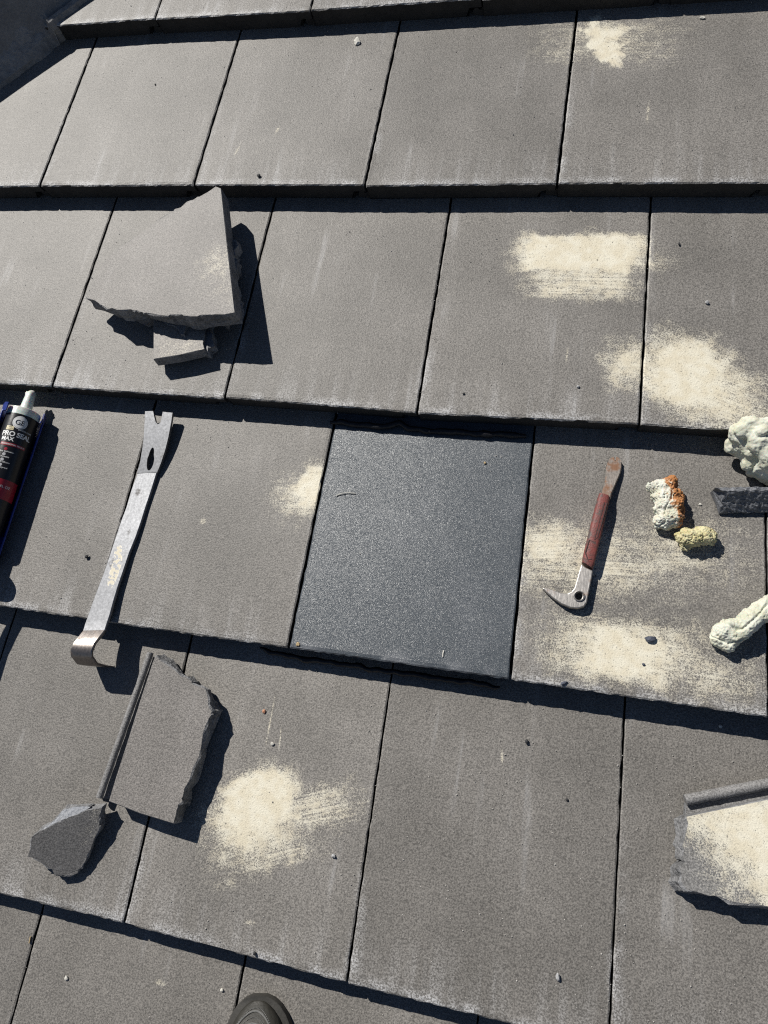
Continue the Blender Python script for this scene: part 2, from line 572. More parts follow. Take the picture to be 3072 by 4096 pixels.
    me.from_pydata([tuple(v - org) for v in verts], [], faces)
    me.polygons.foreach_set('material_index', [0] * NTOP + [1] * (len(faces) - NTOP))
    uvl = me.uv_layers.new(name='tile')
    for lp in me.loops: uvl.data[lp.index].uv = uvs[lp.vertex_index]
    # cut along the hip
    if max((v - HA).dot(HN) * -1 for v in verts) > 0:
        bm = bmesh.new(); bm.from_mesh(me)
        bmesh.ops.bisect_plane(bm, geom=bm.verts[:] + bm.edges[:] + bm.faces[:], plane_co=hip(0, -.012) - org, plane_no=HN, clear_inner=True)
        bm.to_mesh(me); bm.free()
        if len(me.polygons) == 0: return None
    me.materials.append(mat); me.materials.append(SHADENOSE)
    o = link(name, me, mat, org, roof_root)
    bm = bmesh.new(); bm.from_mesh(me)
    for f in bm.faces: f.smooth = False
    bm.to_mesh(me); bm.free()
    if label: o['label'] = label
    return o

for r in range(-2, 9):
    for k in range(-4, 7):
        ul, vl, tl = joint(r, k)
        if ul < -1.35 or ul > 1.75: continue
        pr = Vector((ul + W + .01, vl, 0)) - HA
        if pr.dot(HN) < -.01: continue
        if (r, k) == (2, 1):
            make_tile(r, k, NEWTILE, 'replacement_tile', 'new black sparkling tile set among the weathered grey ones')
        else:
            make_tile(r, k, tile_mat_for(Vector((ul + W * .5, vl + LE * .5, 0)), r))

# ------------------------------------------------------------------ hip cap at the upper left
hipm = simple('hip_cap_concrete', (.21, .205, .20), .85, 0, 240, .0012, .22)
mortar = simple('mortar', (.24, .235, .23), .95, 0, 140, .003, .25)
hip_root = empty('hip_cap', hip(.0, 0, 0))
tag(hip_root, 'mortared concrete hip cap running diagonally past the upper left tiles', 'hip cap')
def hip_n(t):
    """height of the tile surface beside the hip"""
    v = hip(t).y
    r = max(q for q in range(-3, 10) if vrow(q) <= v + 1e-9)
    return surf_n(v, r)
CAPL = .60
for i in range(-6, 6):
    t0, t1 = i * CAPL - .10, (i + 1) * CAPL - .10
    if t0 < -2.5 or t1 > 1.9: continue
    rings = []
    for q in range(13):
        f = q / 12
        t = t0 + (t1 - t0 - .002) * f
        lift = .010 * (1 - f)
        base = .012
        prof = [(-.004, base), (-.058, .084 + lift), (-.10, .092 + lift), (-.170, .065 + lift * .5), (-.250, -.01), (-.245, -.022), (-.168, .046), (-.10, .074), (-.062, .064), (-.012, base - .008)]
        ring = []
        for s, n in prof:
            p = hip(t, s, n)
            w = nz(p, 60, 3) * .0012
            ring.append(p + HN * w + Vector((0, 0, w)))
        rings.append(ring)
    v, f = loft(rings)
    o = build('cap_tile', v, f, hipm, hip(t0, -.1, 0), hip_root)
# mortar fillet, following each course
v, f = [], []
NM = 520
rings = []
for q in range(NM + 1):
    t = -2.4 + 4.2 * q / NM
    n0 = hip_n(t)
    ring = []
    for s, n in ((.010, n0 - .004), (.004, n0 + .008), (-.004, max(n0 + .010, .022)), (-.014, .030), (-.03, .045), (-.05, .02), (-.05, -.05), (.0, -.05)):
        p = hip(t, s, n)
        w = nz(p, 40, 8) * .006 + nz(p, 120, 2) * .002
        p += HN * w + Vector((0, 0, w * .5))
        ring.append(p)
    rings.append(ring)
v, f = loft(rings)
build('mortar_bed', v, f, mortar, hip(0, 0, 0), hip_root)
# the slope beyond the hip
sv = [hip(-2.6, -.02, -.09), hip(1.9, -.02, -.09)]
side_dir = (HN * -1.0) * math.cos(math.radians(28)) - Vector((0, 0, 1)) * math.sin(math.radians(28))
sv = [sv[0], sv[1], sv[1] + side_dir * 2.0, sv[0] + side_dir * 2.0]
sv = [p + Vector((0, 0, .09)) for p in sv]
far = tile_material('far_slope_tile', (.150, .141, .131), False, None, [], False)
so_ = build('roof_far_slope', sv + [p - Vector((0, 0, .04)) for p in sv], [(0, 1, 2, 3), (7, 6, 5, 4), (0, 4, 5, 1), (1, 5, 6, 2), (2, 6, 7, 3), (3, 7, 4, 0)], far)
tag(so_, kind='structure')

# ------------------------------------------------------------------ broken tile pieces
def piece_paint(cx, cy, hx, hy, ang, soft, dens, box, stk): return (cx, cy, hx, hy, ang, soft, dens, box, stk)

def refine(poly, amp, seed, step=.006, keep=()):
    """polygon with jagged broken sides; sides listed in keep stay straight (sawn/moulded)"""
    out = []
    n = len(poly)
    for i in range(n):
        a, b = Vector(poly[i]), Vector(poly[(i + 1) % n])
        d = (b - a); side = Vector((d.y, -d.x, 0)).normalized()
        rj = random.Random(seed * 97 + i)
        if i in keep: fs = [j / max(1, int(d.length / step)) for j in range(max(1, int(d.length / step)))]
        else:
            fs, t_ = [0.0], 0.0
            while True:
                t_ += rj.choice((.0025, .005, .010, .016)) / max(d.length, 1e-4)
                if t_ > .96: break
                fs.append(t_)
        for f_ in fs:
            p = a + d * f_
            if f_ > 0 and i not in keep: p = p + side * (rj.uniform(-1, 1) * amp * .62)
            out.append((p, i in keep))
    return out

def slab(name, poly, thick, mat, seed=1, amp=.004, keep=(), parent=None, floor=None, origin=None, slope=.5, bias=0.0):
    """broken piece: top outline (roof frame), thickness, rough fracture sides"""
    pts = refine(poly, amp, seed, keep=keep)
    n = len(pts)
    c = sum((p for p, _ in pts), Vector()) / n
    nrm = Vector((0, 0, 0))
    for i in range(n):
        a, b = pts[i][0] - c, pts[(i + 1) % n][0] - c
        nrm += a.cross(b)
    nrm.normalize()
    if nrm.z < 0: nrm = -nrm
    rings = []
    levels = (0, .06, .3, .55, .8, 1.0)
    for li, l in enumerate(levels):
        ring = []
        for p, kp in pts:
            out = (p - c); out -= nrm * out.dot(nrm); out.normalize()
            off = 0
            if not kp:
                off = (l * slope * thick) * (nz(p, 30, seed + 7) + bias) + nz(p + nrm * l * .03, 160, seed + 2) * .0042 * (1 if l > 0 else 0)
                if l == 0: off = -.0006
                elif li == 1: off += .0008
            else:
                off = -.0010 if l == 0 else 0.0
            q = p + out * off - nrm * (thick * l)
            if floor is not None:
                fl = floor(q) + .0008
                if q.z < fl: q.z = fl + (1 - l) * .0006
            ring.append(q)
        rings.append(ring)
    V, F = [], []
    for r in rings: V += r
    for i in range(len(rings) - 1):
        for j in range(n):
            k = (j + 1) % n
            F.append((i * n + j, i * n + k, (i + 1) * n + k, (i + 1) * n + j))
    F.append(tuple(range(n))); F.append(tuple((len(rings) - 1) * n + j for j in range(n))[::-1])
    if origin is None:
        origin = Vector((c.x, c.y, min(v.z for v in V)))
    me = mesh_from(V, F, name, origin)
    me.materials.append(mat); me.materials.append(FRACT)
    for i_, pf in enumerate(me.polygons): pf.material_index = 0 if len(pf.vertices) > 4 and pf.normal.dot(nrm) > .5 else 1
    bm = bmesh.new(); bm.from_mesh(me)
    bmesh.ops.triangulate(bm, faces=[q for q in bm.faces if len(q.verts) > 4])
    bm.to_mesh(me); bm.free()
    return link(name, me, mat, origin, parent)

def on(poly, pl): return [on_plane(x, y, *pl) for x, y in poly]
def floor_of(r): return lambda q: surf_n(q.y, r)

FRACT = simple('fractured_concrete', (.185, .185, .188), .9, 0, 330, .0026, .6)
def piece_mat(name, base=(.182, .168, .154), patches=None):
    return tile_material(name, base, bool(patches), roof_root, patches or [], False)
FRAG = piece_mat('broken_tile_face')
RAW = piece_mat('broken_tile_raw', (.15, .152, .158))

def patch_at(p, hx, hy, ang, soft, dens, box, stk): return (p.x, p.y, hx, hy, math.radians(ang), soft, dens, box, stk)

G_STACK = 'broken tile pieces stacked on the left'
# large leaning piece on top of the stack
corner = S(939, 1250, 3, .062); apex = S(863, 745, 3, .056); tip = S(348, 1193, 3, .043)
pl = plane3(corner, apex, tip)
poly = on([(863, 745), (884, 752), (939, 1250), (860, 1258), (785, 1266), (733, 1263), (640, 1262), (575, 1254), (540, 1243), (467, 1240), (430, 1236), (402, 1219), (348, 1193), (372, 1130), (413, 1049), (455, 1000), (521, 962), (610, 895), (695, 842), (790, 786)], pl)
pm = piece_mat('leaning_piece_face', (.19, .176, .162), [patch_at(on_plane(880, 1060, *pl), .035, .045, 60, 1.0, .40, .2, .5), patch_at(on_plane(900, 1150, *pl), .04, .06, 60, 1.0, .26, .2, .5)])
o = slab('broken_tile_piece', poly, .026, pm, 3, .0035, keep=(1,), floor=floor_of(3))
tag(o, 'large triangular broken tile piece leaning on top of the rubble stack', 'tile piece', G_STACK)
# pieces below it
pl2 = plane3(S(930, 1200, 3, .036), S(900, 900, 3, .034), S(600, 1150, 3, .022))
poly = on([(912, 955), (938, 962), (948, 985), (934, 1025), (944, 1078), (930, 1105), (945, 1160), (955, 1268), (905, 1262), (898, 1300), (850, 1262), (790, 1290), (745, 1300), (738, 1340), (722, 1338), (690, 1300), (610, 1270), (570, 1280), (540, 1262), (600, 1120), (720, 1000)], pl2)
o = slab('broken_tile_piece', poly, .016, RAW, 11, .005, floor=floor_of(3), slope=.9)
tag(o, 'jagged broken tile piece wedged beneath the large leaning piece', 'tile piece', G_STACK)
pl3 = plane3(S(613, 1437, 3, .027), S(822, 1395, 3, .026), S(640, 1200, 3, .019))
poly = on([(613, 1437), (720, 1420), (818, 1397), (812, 1375), (826, 1300), (840, 1180), (620, 1180), (613, 1290)], pl3)
bmat = piece_mat('block_face', (.205, .19, .172), [patch_at(on_plane(720, 1400, *pl3), .06, .03, 0, 1.0, .30, .2, .4)])
o = slab('broken_tile_piece', poly, .0165, bmat, 21, .0022, keep=(0, 1, 6, 7), floor=floor_of(3), slope=.3)
tag(o, 'squarish block of broken tile at the foot of the rubble stack', 'tile piece', G_STACK)
plu = plane3(S(640, 1410, 3, .0140), S(800, 1385, 3, .0135), S(640, 1200, 3, .009))
poly = on([(628, 1424), (730, 1408), (806, 1390), (815, 1300), (825, 1195), (640, 1195)], plu)
o = slab('broken_tile_piece', poly, .013, RAW, 24, .003, floor=floor_of(3), slope=.4)
tag(o, 'lowest broken tile piece, hidden in shade under the squarish block', 'tile piece', G_STACK)
pl4 = plane3(S(830, 1400, 3, .020), S(858, 1330, 3, .019), S(800, 1200, 3, .015))
poly = on([(806, 1402), (830, 1406), (832, 1385), (856, 1378), (850, 1340), (838, 1310), (842, 1240), (900, 1180), (790, 1180)], pl4)
o = slab('broken_tile_piece', poly, .018, RAW, 27, .003, floor=floor_of(3), slope=.9)
tag(o, 'small dark shard at the right of the squarish block', 'tile piece', G_STACK)

# ribbed piece below the pry bar
pl5 = plane3(S(694, 3296, 1, .031), S(843, 2854, 1, .030), S(440, 3180, 1, .031))
root = empty('broken_tile_piece', S(600, 3000, 1, 0))
tag(root, 'broken tile piece with a raised rib along its left edge below the pry bar', 'tile piece')
def ribbed(root, pl, body, keep, mat, rib_a, rib_b, shelf, r, thick, rib_r, seed, amp=.003):
    slab('tile_body', body, thick, mat, seed, amp, keep=keep, parent=root, floor=floor_of(r), slope=.6, bias=.25)
    a, b = Vector(rib_a), Vector(rib_b)
    d = b - a
    path, rad = [], []
    m = 26
    for i in range(m + 1):
        f = i / m
        p = a + d * f
        p = p + Vector((nz(p, 120, seed), nz(p, 120, seed + 3), nz(p, 100, seed + 5))) * .0005
        path.append(p); rad.append(rib_r * (1 + nz(p, 150, seed + 8) * .06))
    v, f = tube(path, rad, 14)
    o = build('rib', v, f, RIBM, None, root, True)
    smooth_by_angle(o, 50)
    slab('flange', shelf, .008, RIBM, seed + 3, .0015, keep=tuple(range(len(shelf))), parent=root, floor=floor_of(r))
RIBM = piece_mat('rib_face', (.19, .186, .182))
body = on([(640, 2640), (680, 2666), (720, 2700), (767, 2724), (825, 2760), (833, 2795), (846, 2860), (812, 2934), (800, 3006), (762, 3108), (726, 3194), (694, 3296), (560, 3255), (434, 3206), (463, 3108), (512, 2955), (560, 2800), (610, 2650), (626, 2623)], pl5)
rmat = piece_mat('ribbed_piece_face', (.180, .167, .154))
ra, rb = S(602, 2611, 1, .0165), S(397, 3190, 1, .0165)
sh = [S(596, 2620, 1, .008), S(640, 2640, 1, .008), S(470, 3205, 1, .008), S(392, 3188, 1, .008)]
ribbed(root, pl5, body, (11, 12, 13, 14, 15, 16), rmat, ra, rb, sh, 1, .022, .0046, 33, .0040)

# painted ribbed piece at the lower right
pl6 = plane3(S(2745, 3270, 1, .026), S(3060, 3240, 1, .027), S(2790, 3560, 1, .027))
root = empty('broken_tile_piece', S(2950, 3400, 1, 0))
tag(root, 'broken ribbed tile piece smeared with cream paint at the lower right', 'tile piece')
body = on([(2741, 3266), (2990, 3212), (3340, 3140), (3360, 3300), (3330, 3660), (3180, 3640), (3072, 3628), (2990, 3618), (2925, 3608), (2857, 3585), (2784, 3568), (2745, 3560), (2722, 3525), (2727, 3440), (2726, 3385), (2737, 3352)], pl6)
pc = on_plane(2990, 3400, *pl6)
pmat = piece_mat('painted_piece_face', (.20, .195, .188), [
    patch_at(on_plane(3020, 3300, *pl6), .09, .040, -40, .9, 1.0, .3, .5),
    patch_at(on_plane(2850, 3300, *pl6), .060, .028, -30, 1.0, .78, .3, .6),
    patch_at(on_plane(3085, 3400, *pl6), .10, .06, -48, .9, .95, .3, .5),
    patch_at(on_plane(2980, 3430, *pl6), .14, .050, -50, 1.0, .60, .3, .8)])
ra, rb = S(2741, 3200, 1, .0150), S(3330, 3084, 1, .0150)
sh = [S(2742, 3212, 1, .0115), S(3330, 3092, 1, .0115), S(3340, 3180, 1, .0115), S(2738, 3290, 1, .0115)]
ribbed(root, pl6, body, (0, 1), pmat, ra, rb, sh, 1, .022, .0062, 45, .0045)

# small tilted piece at the lower left
pl7 = plane3(S(127, 3346, 1, .034), S(347, 3234, 1, .030), S(330, 3460, 1, .013))
poly = on([(408, 3230), (398, 3262), (398, 3300), (391, 3332), (365, 3395), (347, 3433), (318, 3478), (311, 3494), (262, 3502), (224, 3500), (208, 3478), (166, 3452), (130, 3432), (108, 3427), (122, 3390), (127, 3346), (230, 3290), (347, 3240)], pl7)
smat = piece_mat('small_piece_face', (.125, .121, .118), [patch_at(on_plane(375, 3300, *pl7), .012, .04, 10, 1.0, .28, .2, 1.0)])
o = slab('broken_tile_piece', poly, .014, smat, 52, .0025, floor=floor_of(1), slope=.6)
tag(o, 'small tilted shard of tile at the lower left, below the ribbed piece', 'tile piece')
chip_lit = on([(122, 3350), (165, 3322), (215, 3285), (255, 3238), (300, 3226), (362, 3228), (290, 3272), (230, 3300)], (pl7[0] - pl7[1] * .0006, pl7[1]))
pale = simple('sun_toned_fracture', (.50, .51, .53), .9, 0, 300, .001, .2)  # sunlight on the broken face, painted in as a paler concrete colour
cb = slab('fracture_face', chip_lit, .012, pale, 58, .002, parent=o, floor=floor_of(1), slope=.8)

# dark offcut lying on its side at the right
root = None
rings = []
for i in range(81):
    f = i / 80
    x0 = 2862 + (3190 - 2862) * f
    a = S(x0, 1951 - 8 * f, 2, .026); b = S(x0 + 32, 1964 - 6 * f, 2, .0275); c_ = S(x0 + 26, 2050 - 4 * f, 2, .006)
    d_ = Vector((c_.x, c_.y, surf_n(c_.y, 2) + .0008)); e_ = Vector((a.x, a.y, surf_n(a.y, 2) + .0008))
    ring = []
    for m_, (p, q) in enumerate(((a, b), (b, c_), (c_, d_), (d_, e_), (e_, a))):
        for s_ in range((4, 14, 2, 2, 2)[m_]):
            t_ = s_ / (4, 14, 2, 2, 2)[m_]
            w = p + (q - p) * t_
            w = w + Vector((nz(w, 90, 4) * .003 + (nz((0, w.y, w.z), 160, 2) * .006 if i == 0 else 0), nz(w, 110, 7) * .0016 + nz(w, 330, 2) * .0012, nz(w, 110, 9) * .0016 + nz(w, 330, 5) * .0012))
            fl = surf_n(w.y, 2) + .0006
            if w.z < fl: w.z = fl
            ring.append(w)
    rings.append(ring)
v, f = loft(rings)
offmat = piece_mat('offcut_raw', (.15, .156, .17))
o = build('tile_offcut', v, f, offmat)
tag(o, 'dark tile offcut lying on its side under the large foam lump', 'tile piece')

# ------------------------------------------------------------------ pry bar
def steel(name, base, rust, rust_amt, rough=.42, paint_spots=()):
    m, nt = nodes_of(name); g = NT(nt)
    tc = g.n('ShaderNodeTexCoord'); tc.object = roof_root
    P = tc.outputs['Object']
    a = g.noise(P, 45, 4, .65); b = g.noise(P, 300, 3, .6); c = g.noise(g.scale(P, (400, 60, 100)), 1.0, 3, .6)
    col = g.mix(g.ramp(b, .3, .7), rgb(*[x * .8 for x in base]), rgb(*[min(1, x * 1.1) for x in base]))
    rf = g.math('MULTIPLY', g.ramp(a, .62 - rust_amt, .78 - rust_amt), .85)
    col = g.mix(rf, col, rgb(*rust))
    metal = g.math('MULTIPLY_ADD', rf, -.6, .85)
    rg = g.math('ADD', g.math('MULTIPLY_ADD', c, .25, rough - .1), g.math('MULTIPLY', rf, .25))
    for (p, rad) in paint_spots:
        d = g.vmath('LENGTH', g.scale(g.vmath('SUBTRACT', P, tuple(p)), (1.0 / rad[0], 1.0 / rad[1], 0)))
        msk = g.math('MULTIPLY', g.ramp(d, .7, 1.0, 1, 0), g.ramp(g.noise(P, 190, 2, .5), .46, .50))
        col = g.mix(msk, col, rgb(.72, .66, .52)); metal = g.math('MULTIPLY', metal, g.math('SUBTRACT', 1.0, msk)); rg = g.math('MAXIMUM', rg, g.math('MULTIPLY', msk, .8))
    g.out(col, rg, metal, g.bump(g.math('ADD', g.math('MULTIPLY', c, .7), g.math('MULTIPLY', a, .5)), .0006, .5), .5)
    return m

spot1 = S(455, 2280, 2, .012); spot2 = S(470, 2205, 2, .01)
BAR = steel('forged_steel', (.205, .21, .222), (.11, .10, .092), .02, .46, [((spot1.x, spot1.y, spot1.z), (.008, .030)), ((spot2.x, spot2.y, spot2.z), (.006, .010))])
HOOK = steel('worn_brown_steel', (.24, .215, .20), (.10, .065, .05), .10, .36)
pry = empty('pry_bar', S(500, 2100, 2, 0))
tag(pry, 'flat steel pry bar with a notched claw and hooked foot lying across two courses', 'pry bar')
def up_of(l, r, nxt):
    a = (Vector(r) - Vector(l)).normalized()
    t = Vector(nxt).normalized()
    u = a.cross(t).normalized()
    return u if u.z > 0 else -u
left = [(570, 1789), (560, 1850), (547, 1895), (524, 1958), (503, 2030), (482, 2085), (464, 2139), (440, 2211), (416, 2284), (386, 2362), (362, 2428), (347, 2471), (338, 2495)]
right = [(660, 1801), (640, 1862), (628, 1890), (606, 1962), (585, 2024), (564, 2091), (543, 2151), (518, 2211), (494, 2284), (473, 2344), (455, 2404), (441, 2456), (428, 2496)]
hts = [.0120, .0090, .0072, .0066, .0066, .0070, .0076, .0084, .0092, .0102, .0112, .0122, .0130]
st = []
for (lx, ly), (rx, ry), h in zip(left, right, hts):
    st.append((S(lx, ly, 2, h), S(rx, ry, 2, h)))
# hook: rises off the bar end, rolls over and comes down on the course below
hk = [((330, 2522), (420, 2520), .0475), ((312, 2545), (402, 2543), .0535), ((291, 2572), (379, 2572), .0590), ((279, 2602), (366, 2606), .0610), ((281, 2626), (366, 2632), .0570)]
hs = [(N(l[0], l[1], n), N(r_[0], r_[1], n)) for l, r_, n in hk]
L_, R_ = hs[-1]
ac = (L_ - R_)
tipR = S(461, 2669, 1, .0015)
m1 = R_.lerp(tipR, .35) + Vector((0, -.006, .004)); m2 = R_.lerp(tipR, .7) + Vector((0, -.004, .001))
for q in (m1, m2, tipR): hs.append((q + ac, q))
allst = st + hs
pts_mid = [(l + r_) * .5 for l, r_ in allst]
def frame(i):
    a = pts_mid[max(i - 1, 0)]; b = pts_mid[min(i + 1, len(pts_mid) - 1)]
    l, r_ = allst[i]
    u = (r_ - l).cross(b - a).normalized()
    return u
U = [frame(i) for i in range(len(allst))]
if U[0].z < 0: U = [-u for u in U]
stations = []
for i, (l, r_) in enumerate(allst):
    th = .0052 if i < len(allst) - 3 else (.0045, .003, .0012)[i - len(allst) + 3]
    stations.append((l, r_, th, U[i]))
nb = len(st) + 1
v, f = ribbon(stations[:nb])
o = build('bar', v, f, BAR, None, pry); smooth_by_angle(o, 30)
# claw end: flat plate with a V notch and a keyhole slot
cl_pl = plane3(S(580, 1645, 2, .0185), S(690, 1651, 2, .0185), S(615, 1796, 2, .0122))
def plate(outer, holes, pl, thick):
    bm = bmesh.new()
    loops = []
    for lp in [outer] + holes:
        vs_ = [bm.verts.new(on_plane(x, y, *pl)) for x, y in lp]
        es = [bm.edges.new((vs_[i], vs_[(i + 1) % len(vs_)])) for i in range(len(vs_))]
        loops.append((vs_, es))
    edges = [e for _, es in loops for e in es]
    bmesh.ops.triangle_fill(bm, use_beauty=True, edges=edges)
    top = bm.faces[:]
    ret = bmesh.ops.extrude_face_region(bm, geom=top)
    for g_ in ret['geom']:
        if isinstance(g_, bmesh.types.BMVert): g_.co -= pl[1] * thick
    bmesh.ops.recalc_face_normals(bm, faces=bm.faces)
    me = bpy.data.meshes.new('plate'); bm.to_mesh(me); bm.free()
    return me
outer = [(580, 1645), (612, 1644), (617, 1668), (622, 1688), (631, 1697), (641, 1692), (646, 1672), (651, 1647), (690, 1651), (684, 1690), (674, 1745), (661, 1801), (570, 1789), (575, 1745), (578, 1690)]
slot = [(603 + 14 * math.cos(a) * (1 - .25 * (math.sin(a) < 0)) + 8 * (-math.sin(a)), 1836 + 46 * math.copysign(abs(math.sin(a)) ** .8, math.sin(a))) for a in [2 * math.pi * i / 22 for i in range(22)]]
# the slot sits just below the claw plate, so the plate carries on over it
outer2 = [(580, 1645), (612, 1644), (617, 1668), (622, 1688), (631, 1697), (641, 1692), (646, 1672), (651, 1647), (690, 1651), (684, 1690), (674, 1745), (660, 1801), (644, 1850), (628, 1890), (547, 1893), (560, 1850), (570, 1789), (575, 1745), (578, 1690)]
cl_pl = plane3(S(580, 1645, 2, .0185), S(690, 1651, 2, .0185), S(590, 1892, 2, .0076))
me = plate(outer2, [slot], cl_pl, .0050)
pc_ = on_plane(615, 1780, *cl_pl)
for vt in me.vertices: vt.co = vt.co - pc_
o = link('claw', me, BAR, pc_, pry)
# replace the bar's first stations by the plate (bar starts at the bend)
bpy.data.objects.remove([c for c in pry.children if c.name.startswith('bar')][0])
v, f = ribbon([stations[i] for i in range(2, nb)])
o = build('bar', v, f, BAR, None, pry); smooth_by_angle(o, 30)
v, f = ribbon(stations[nb - 1:])
o = build('hook', v, f, HOOK, None, pry); smooth_by_angle(o, 40)

# ------------------------------------------------------------------ nail puller with red grip
PULL = steel('rusty_tool_steel', (.42, .40, .38), (.20, .095, .05), .06, .45)
def grip_mat():
    m, nt = nodes_of('worn_red_grip'); g = NT(nt)
    tc = g.n('ShaderNodeTexCoord'); tc.object = roof_root; P = tc.outputs['Object']
    a = g.noise(P, 120, 4, .65); b = g.noise(P, 500, 3)
    col = g.mix(g.ramp(a, .35, .7), rgb(.21, .055, .048), rgb(.10, .050, .045))
    col = g.mix(g.math('MULTIPLY', g.ramp(a, .55, .66), .8), col, rgb(.085, .075, .07))
    g.out(col, .55, 0, g.bump(b, .0005), .4)
    return m
GRIP = grip_mat()
DARKGROOVE = simple('grip_groove', (.05, .025, .024), .7)
RUSTY = steel('rusty_claw_steel', (.30, .27, .245), (.22, .10, .045), .17, .5)
puller = empty('nail_puller', S(2380, 2100, 2, 0))
tag(puller, 'small steel nail puller with a worn red grip and curved claw', 'nail puller')
def prof_bar(left, right, h, th, up=Vector((0, T / LE, 1)).normalized()):
    return [(S(l[0], l[1], 2, hh), S(r_[0], r_[1], 2, hh), tt, up) for l, r_, hh, tt in zip(left, right, h, th)]
L1 = [(2430, 1850), (2425, 1872), (2423, 1900), (2420, 1925), (2413, 1950), (2407, 1978), (2404, 1992)]
R1 = [(2486, 1845), (2488, 1866), (2484, 1890), (2473, 1915), (2460, 1945), (2447, 1975), (2444, 1995)]
v, f = ribbon(prof_bar(L1, R1, [.0062, .0068, .0076, .0085, .0100, .0120, .0130], [.0022, .003, .004, .005, .007, .009, .009]), .0015)
o = build('neck', v, f, RUSTY, None, puller); smooth_by_angle(o, 35)
hp = plane3(S(2430, 1850, 2, .0063), S(2486, 1846, 2, .0063), S(2460, 1826, 2, .0052))
me = plate([(2430, 1851), (2438, 1836), (2449, 1828), (2456, 1827), (2459, 1843), (2463, 1843), (2466, 1827), (2474, 1831), (2482, 1840), (2487, 1848)], [], hp, .0022)
pc_ = on_plane(2458, 1840, *hp)
for vt in me.vertices: vt.co = vt.co - pc_
link('claw', me, RUSTY, pc_, puller)
# grip: rounded rectangular sleeve
def sleeve(a_l, a_r, b_l, b_r, h, th, n=12, pw=.35, bulge=.0):
    rings = []
    for i in range(n + 1):
        f = i / n
        l = S(a_l[0] + (b_l[0] - a_l[0]) * f, a_l[1] + (b_l[1] - a_l[1]) * f, 2, h)
        r_ = S(a_r[0] + (b_r[0] - a_r[0]) * f, a_r[1] + (b_r[1] - a_r[1]) * f, 2, h)
        c = (l + r_) * .5; x = (r_ - l) * .5; up = Vector((0, T / LE, 1)).normalized()
        e = 1 - (0.12 if i in (0, n) else 0) + bulge * math.sin(math.pi * f)
        ring = []
        for j in range(20):
            a = 2 * math.pi * j / 20
            ca, sa = math.cos(a), math.sin(a)
            cx = math.copysign(abs(ca) ** .55, ca); sy = math.copysign(abs(sa) ** .55, sa)
            ring.append(c + x * cx * e + up * (sy * th * .5 * e))
        rings.append(ring)
    return loft(rings)
v, f = sleeve((2393, 1976), (2440, 1992), (2325, 2250), (2372, 2280), .0095, .017, 16, bulge=.03)
o = build('grip', v, f, GRIP, None, puller); smooth_by_angle(o, 40); gripo = o
def groove(pts, rad=.0009):
    path = [S(x, y, 2, .0176) for x, y in pts]
    v, f = tube(path, rad, 6)
    build('grip_groove', v, f, DARKGROOVE, None, gripo)
groove([(2418, 2010), (2398, 2085), (2378, 2160), (2390, 2150), (2410, 2080), (2428, 2012)])
groove([(2376, 2170), (2358, 2160), (2342, 2210), (2352, 2240), (2366, 2236)])
# heel, eye and curved claw
heel = [(2326, 2256), (2345, 2270), (2371, 2282), (2368, 2305), (2360, 2345), (2352, 2385), (2347, 2410), (2336, 2426), (2310, 2433), (2280, 2430), (2245, 2415), (2212, 2392), (2185, 2368), (2168, 2351), (2192, 2353), (2220, 2362), (2245, 2372), (2270, 2374), (2286, 2366), (2298, 2350), (2308, 2315), (2318, 2280)]
eye = [(2316 + 14 * math.cos(2 * math.pi * i / 16), 2384 + 15 * math.sin(2 * math.pi * i / 16)) for i in range(16)]
hp2 = plane3(S(2345, 2262, 2, .0115), S(2316, 2400, 2, .0115), S(2180, 2360, 2, .0085))
me = plate(heel, [eye], hp2, .0085)
pc_ = on_plane(2316, 2384, *hp2)
for vt in me.vertices: vt.co = vt.co - pc_
o = link('curved_claw', me, PULL, pc_, puller)
bv = o.modifiers.new('bevel', 'BEVEL'); bv.width = .0012; bv.segments = 2; bv.limit_method = 'ANGLE'; bv.angle_limit = math.radians(50)
c0 = on_plane(2316, 2384, *hp2)
rings = []
for rr_, dz in ((.0062, -.006), (.0070, .0010), (.0068, .0022), (.0058, .0024), (.0050, .0012), (.0046, -.006)):
    rings.append([c0 + Vector((rr_ * math.cos(2 * math.pi * j / 20), rr_ * math.sin(2 * math.pi * j / 20), dz)) for j in range(20)])
v, f = loft(rings, caps=False)
o = build('eye_ring', v, f, PULL, None, puller); smooth_by_angle(o, 50)

# ------------------------------------------------------------------ expanding-foam scraps
def foam_mat(name, a, b, stain=None):
    m, nt = nodes_of(name); g = NT(nt)
    tc = g.n('ShaderNodeTexCoord'); tc.object = roof_root; P = tc.outputs['Object']
    n1 = g.noise(P, 60, 3, .6); n2 = g.noise(P, 420, 3, .6); v1 = g.voro(P, 260)
    col = g.mix(g.ramp(n1, .35, .65), rgb(*a), rgb(*b))
    if stain:
        (p, d, w) = stain
        s = g.vmath('DOT_PRODUCT', g.vmath('SUBTRACT', P, tuple(p)), tuple(d))
        s = g.math('ADD', s, g.math('MULTIPLY', g.math('SUBTRACT', g.noise(P, 130, 3, .6), .5), .034))
        k = g.math('MULTIPLY', g.ramp(s, -.004, .003), g.ramp(n2, .22, .42, .55, 1.0))
        oc = g.mix(g.ramp(n2, .3, .7), rgb(.34, .13, .035), rgb(.46, .22, .09))
        col = g.mix(k, col, oc)
    g.out(col, .75, 0, g.bump(g.math('ADD', g.math('MULTIPLY', n2, .6), g.math('MULTIPLY', v1, .8)), .0010, .6), .35, Subsurface_Weight=.12, Subsurface_Scale=.004)
    return m

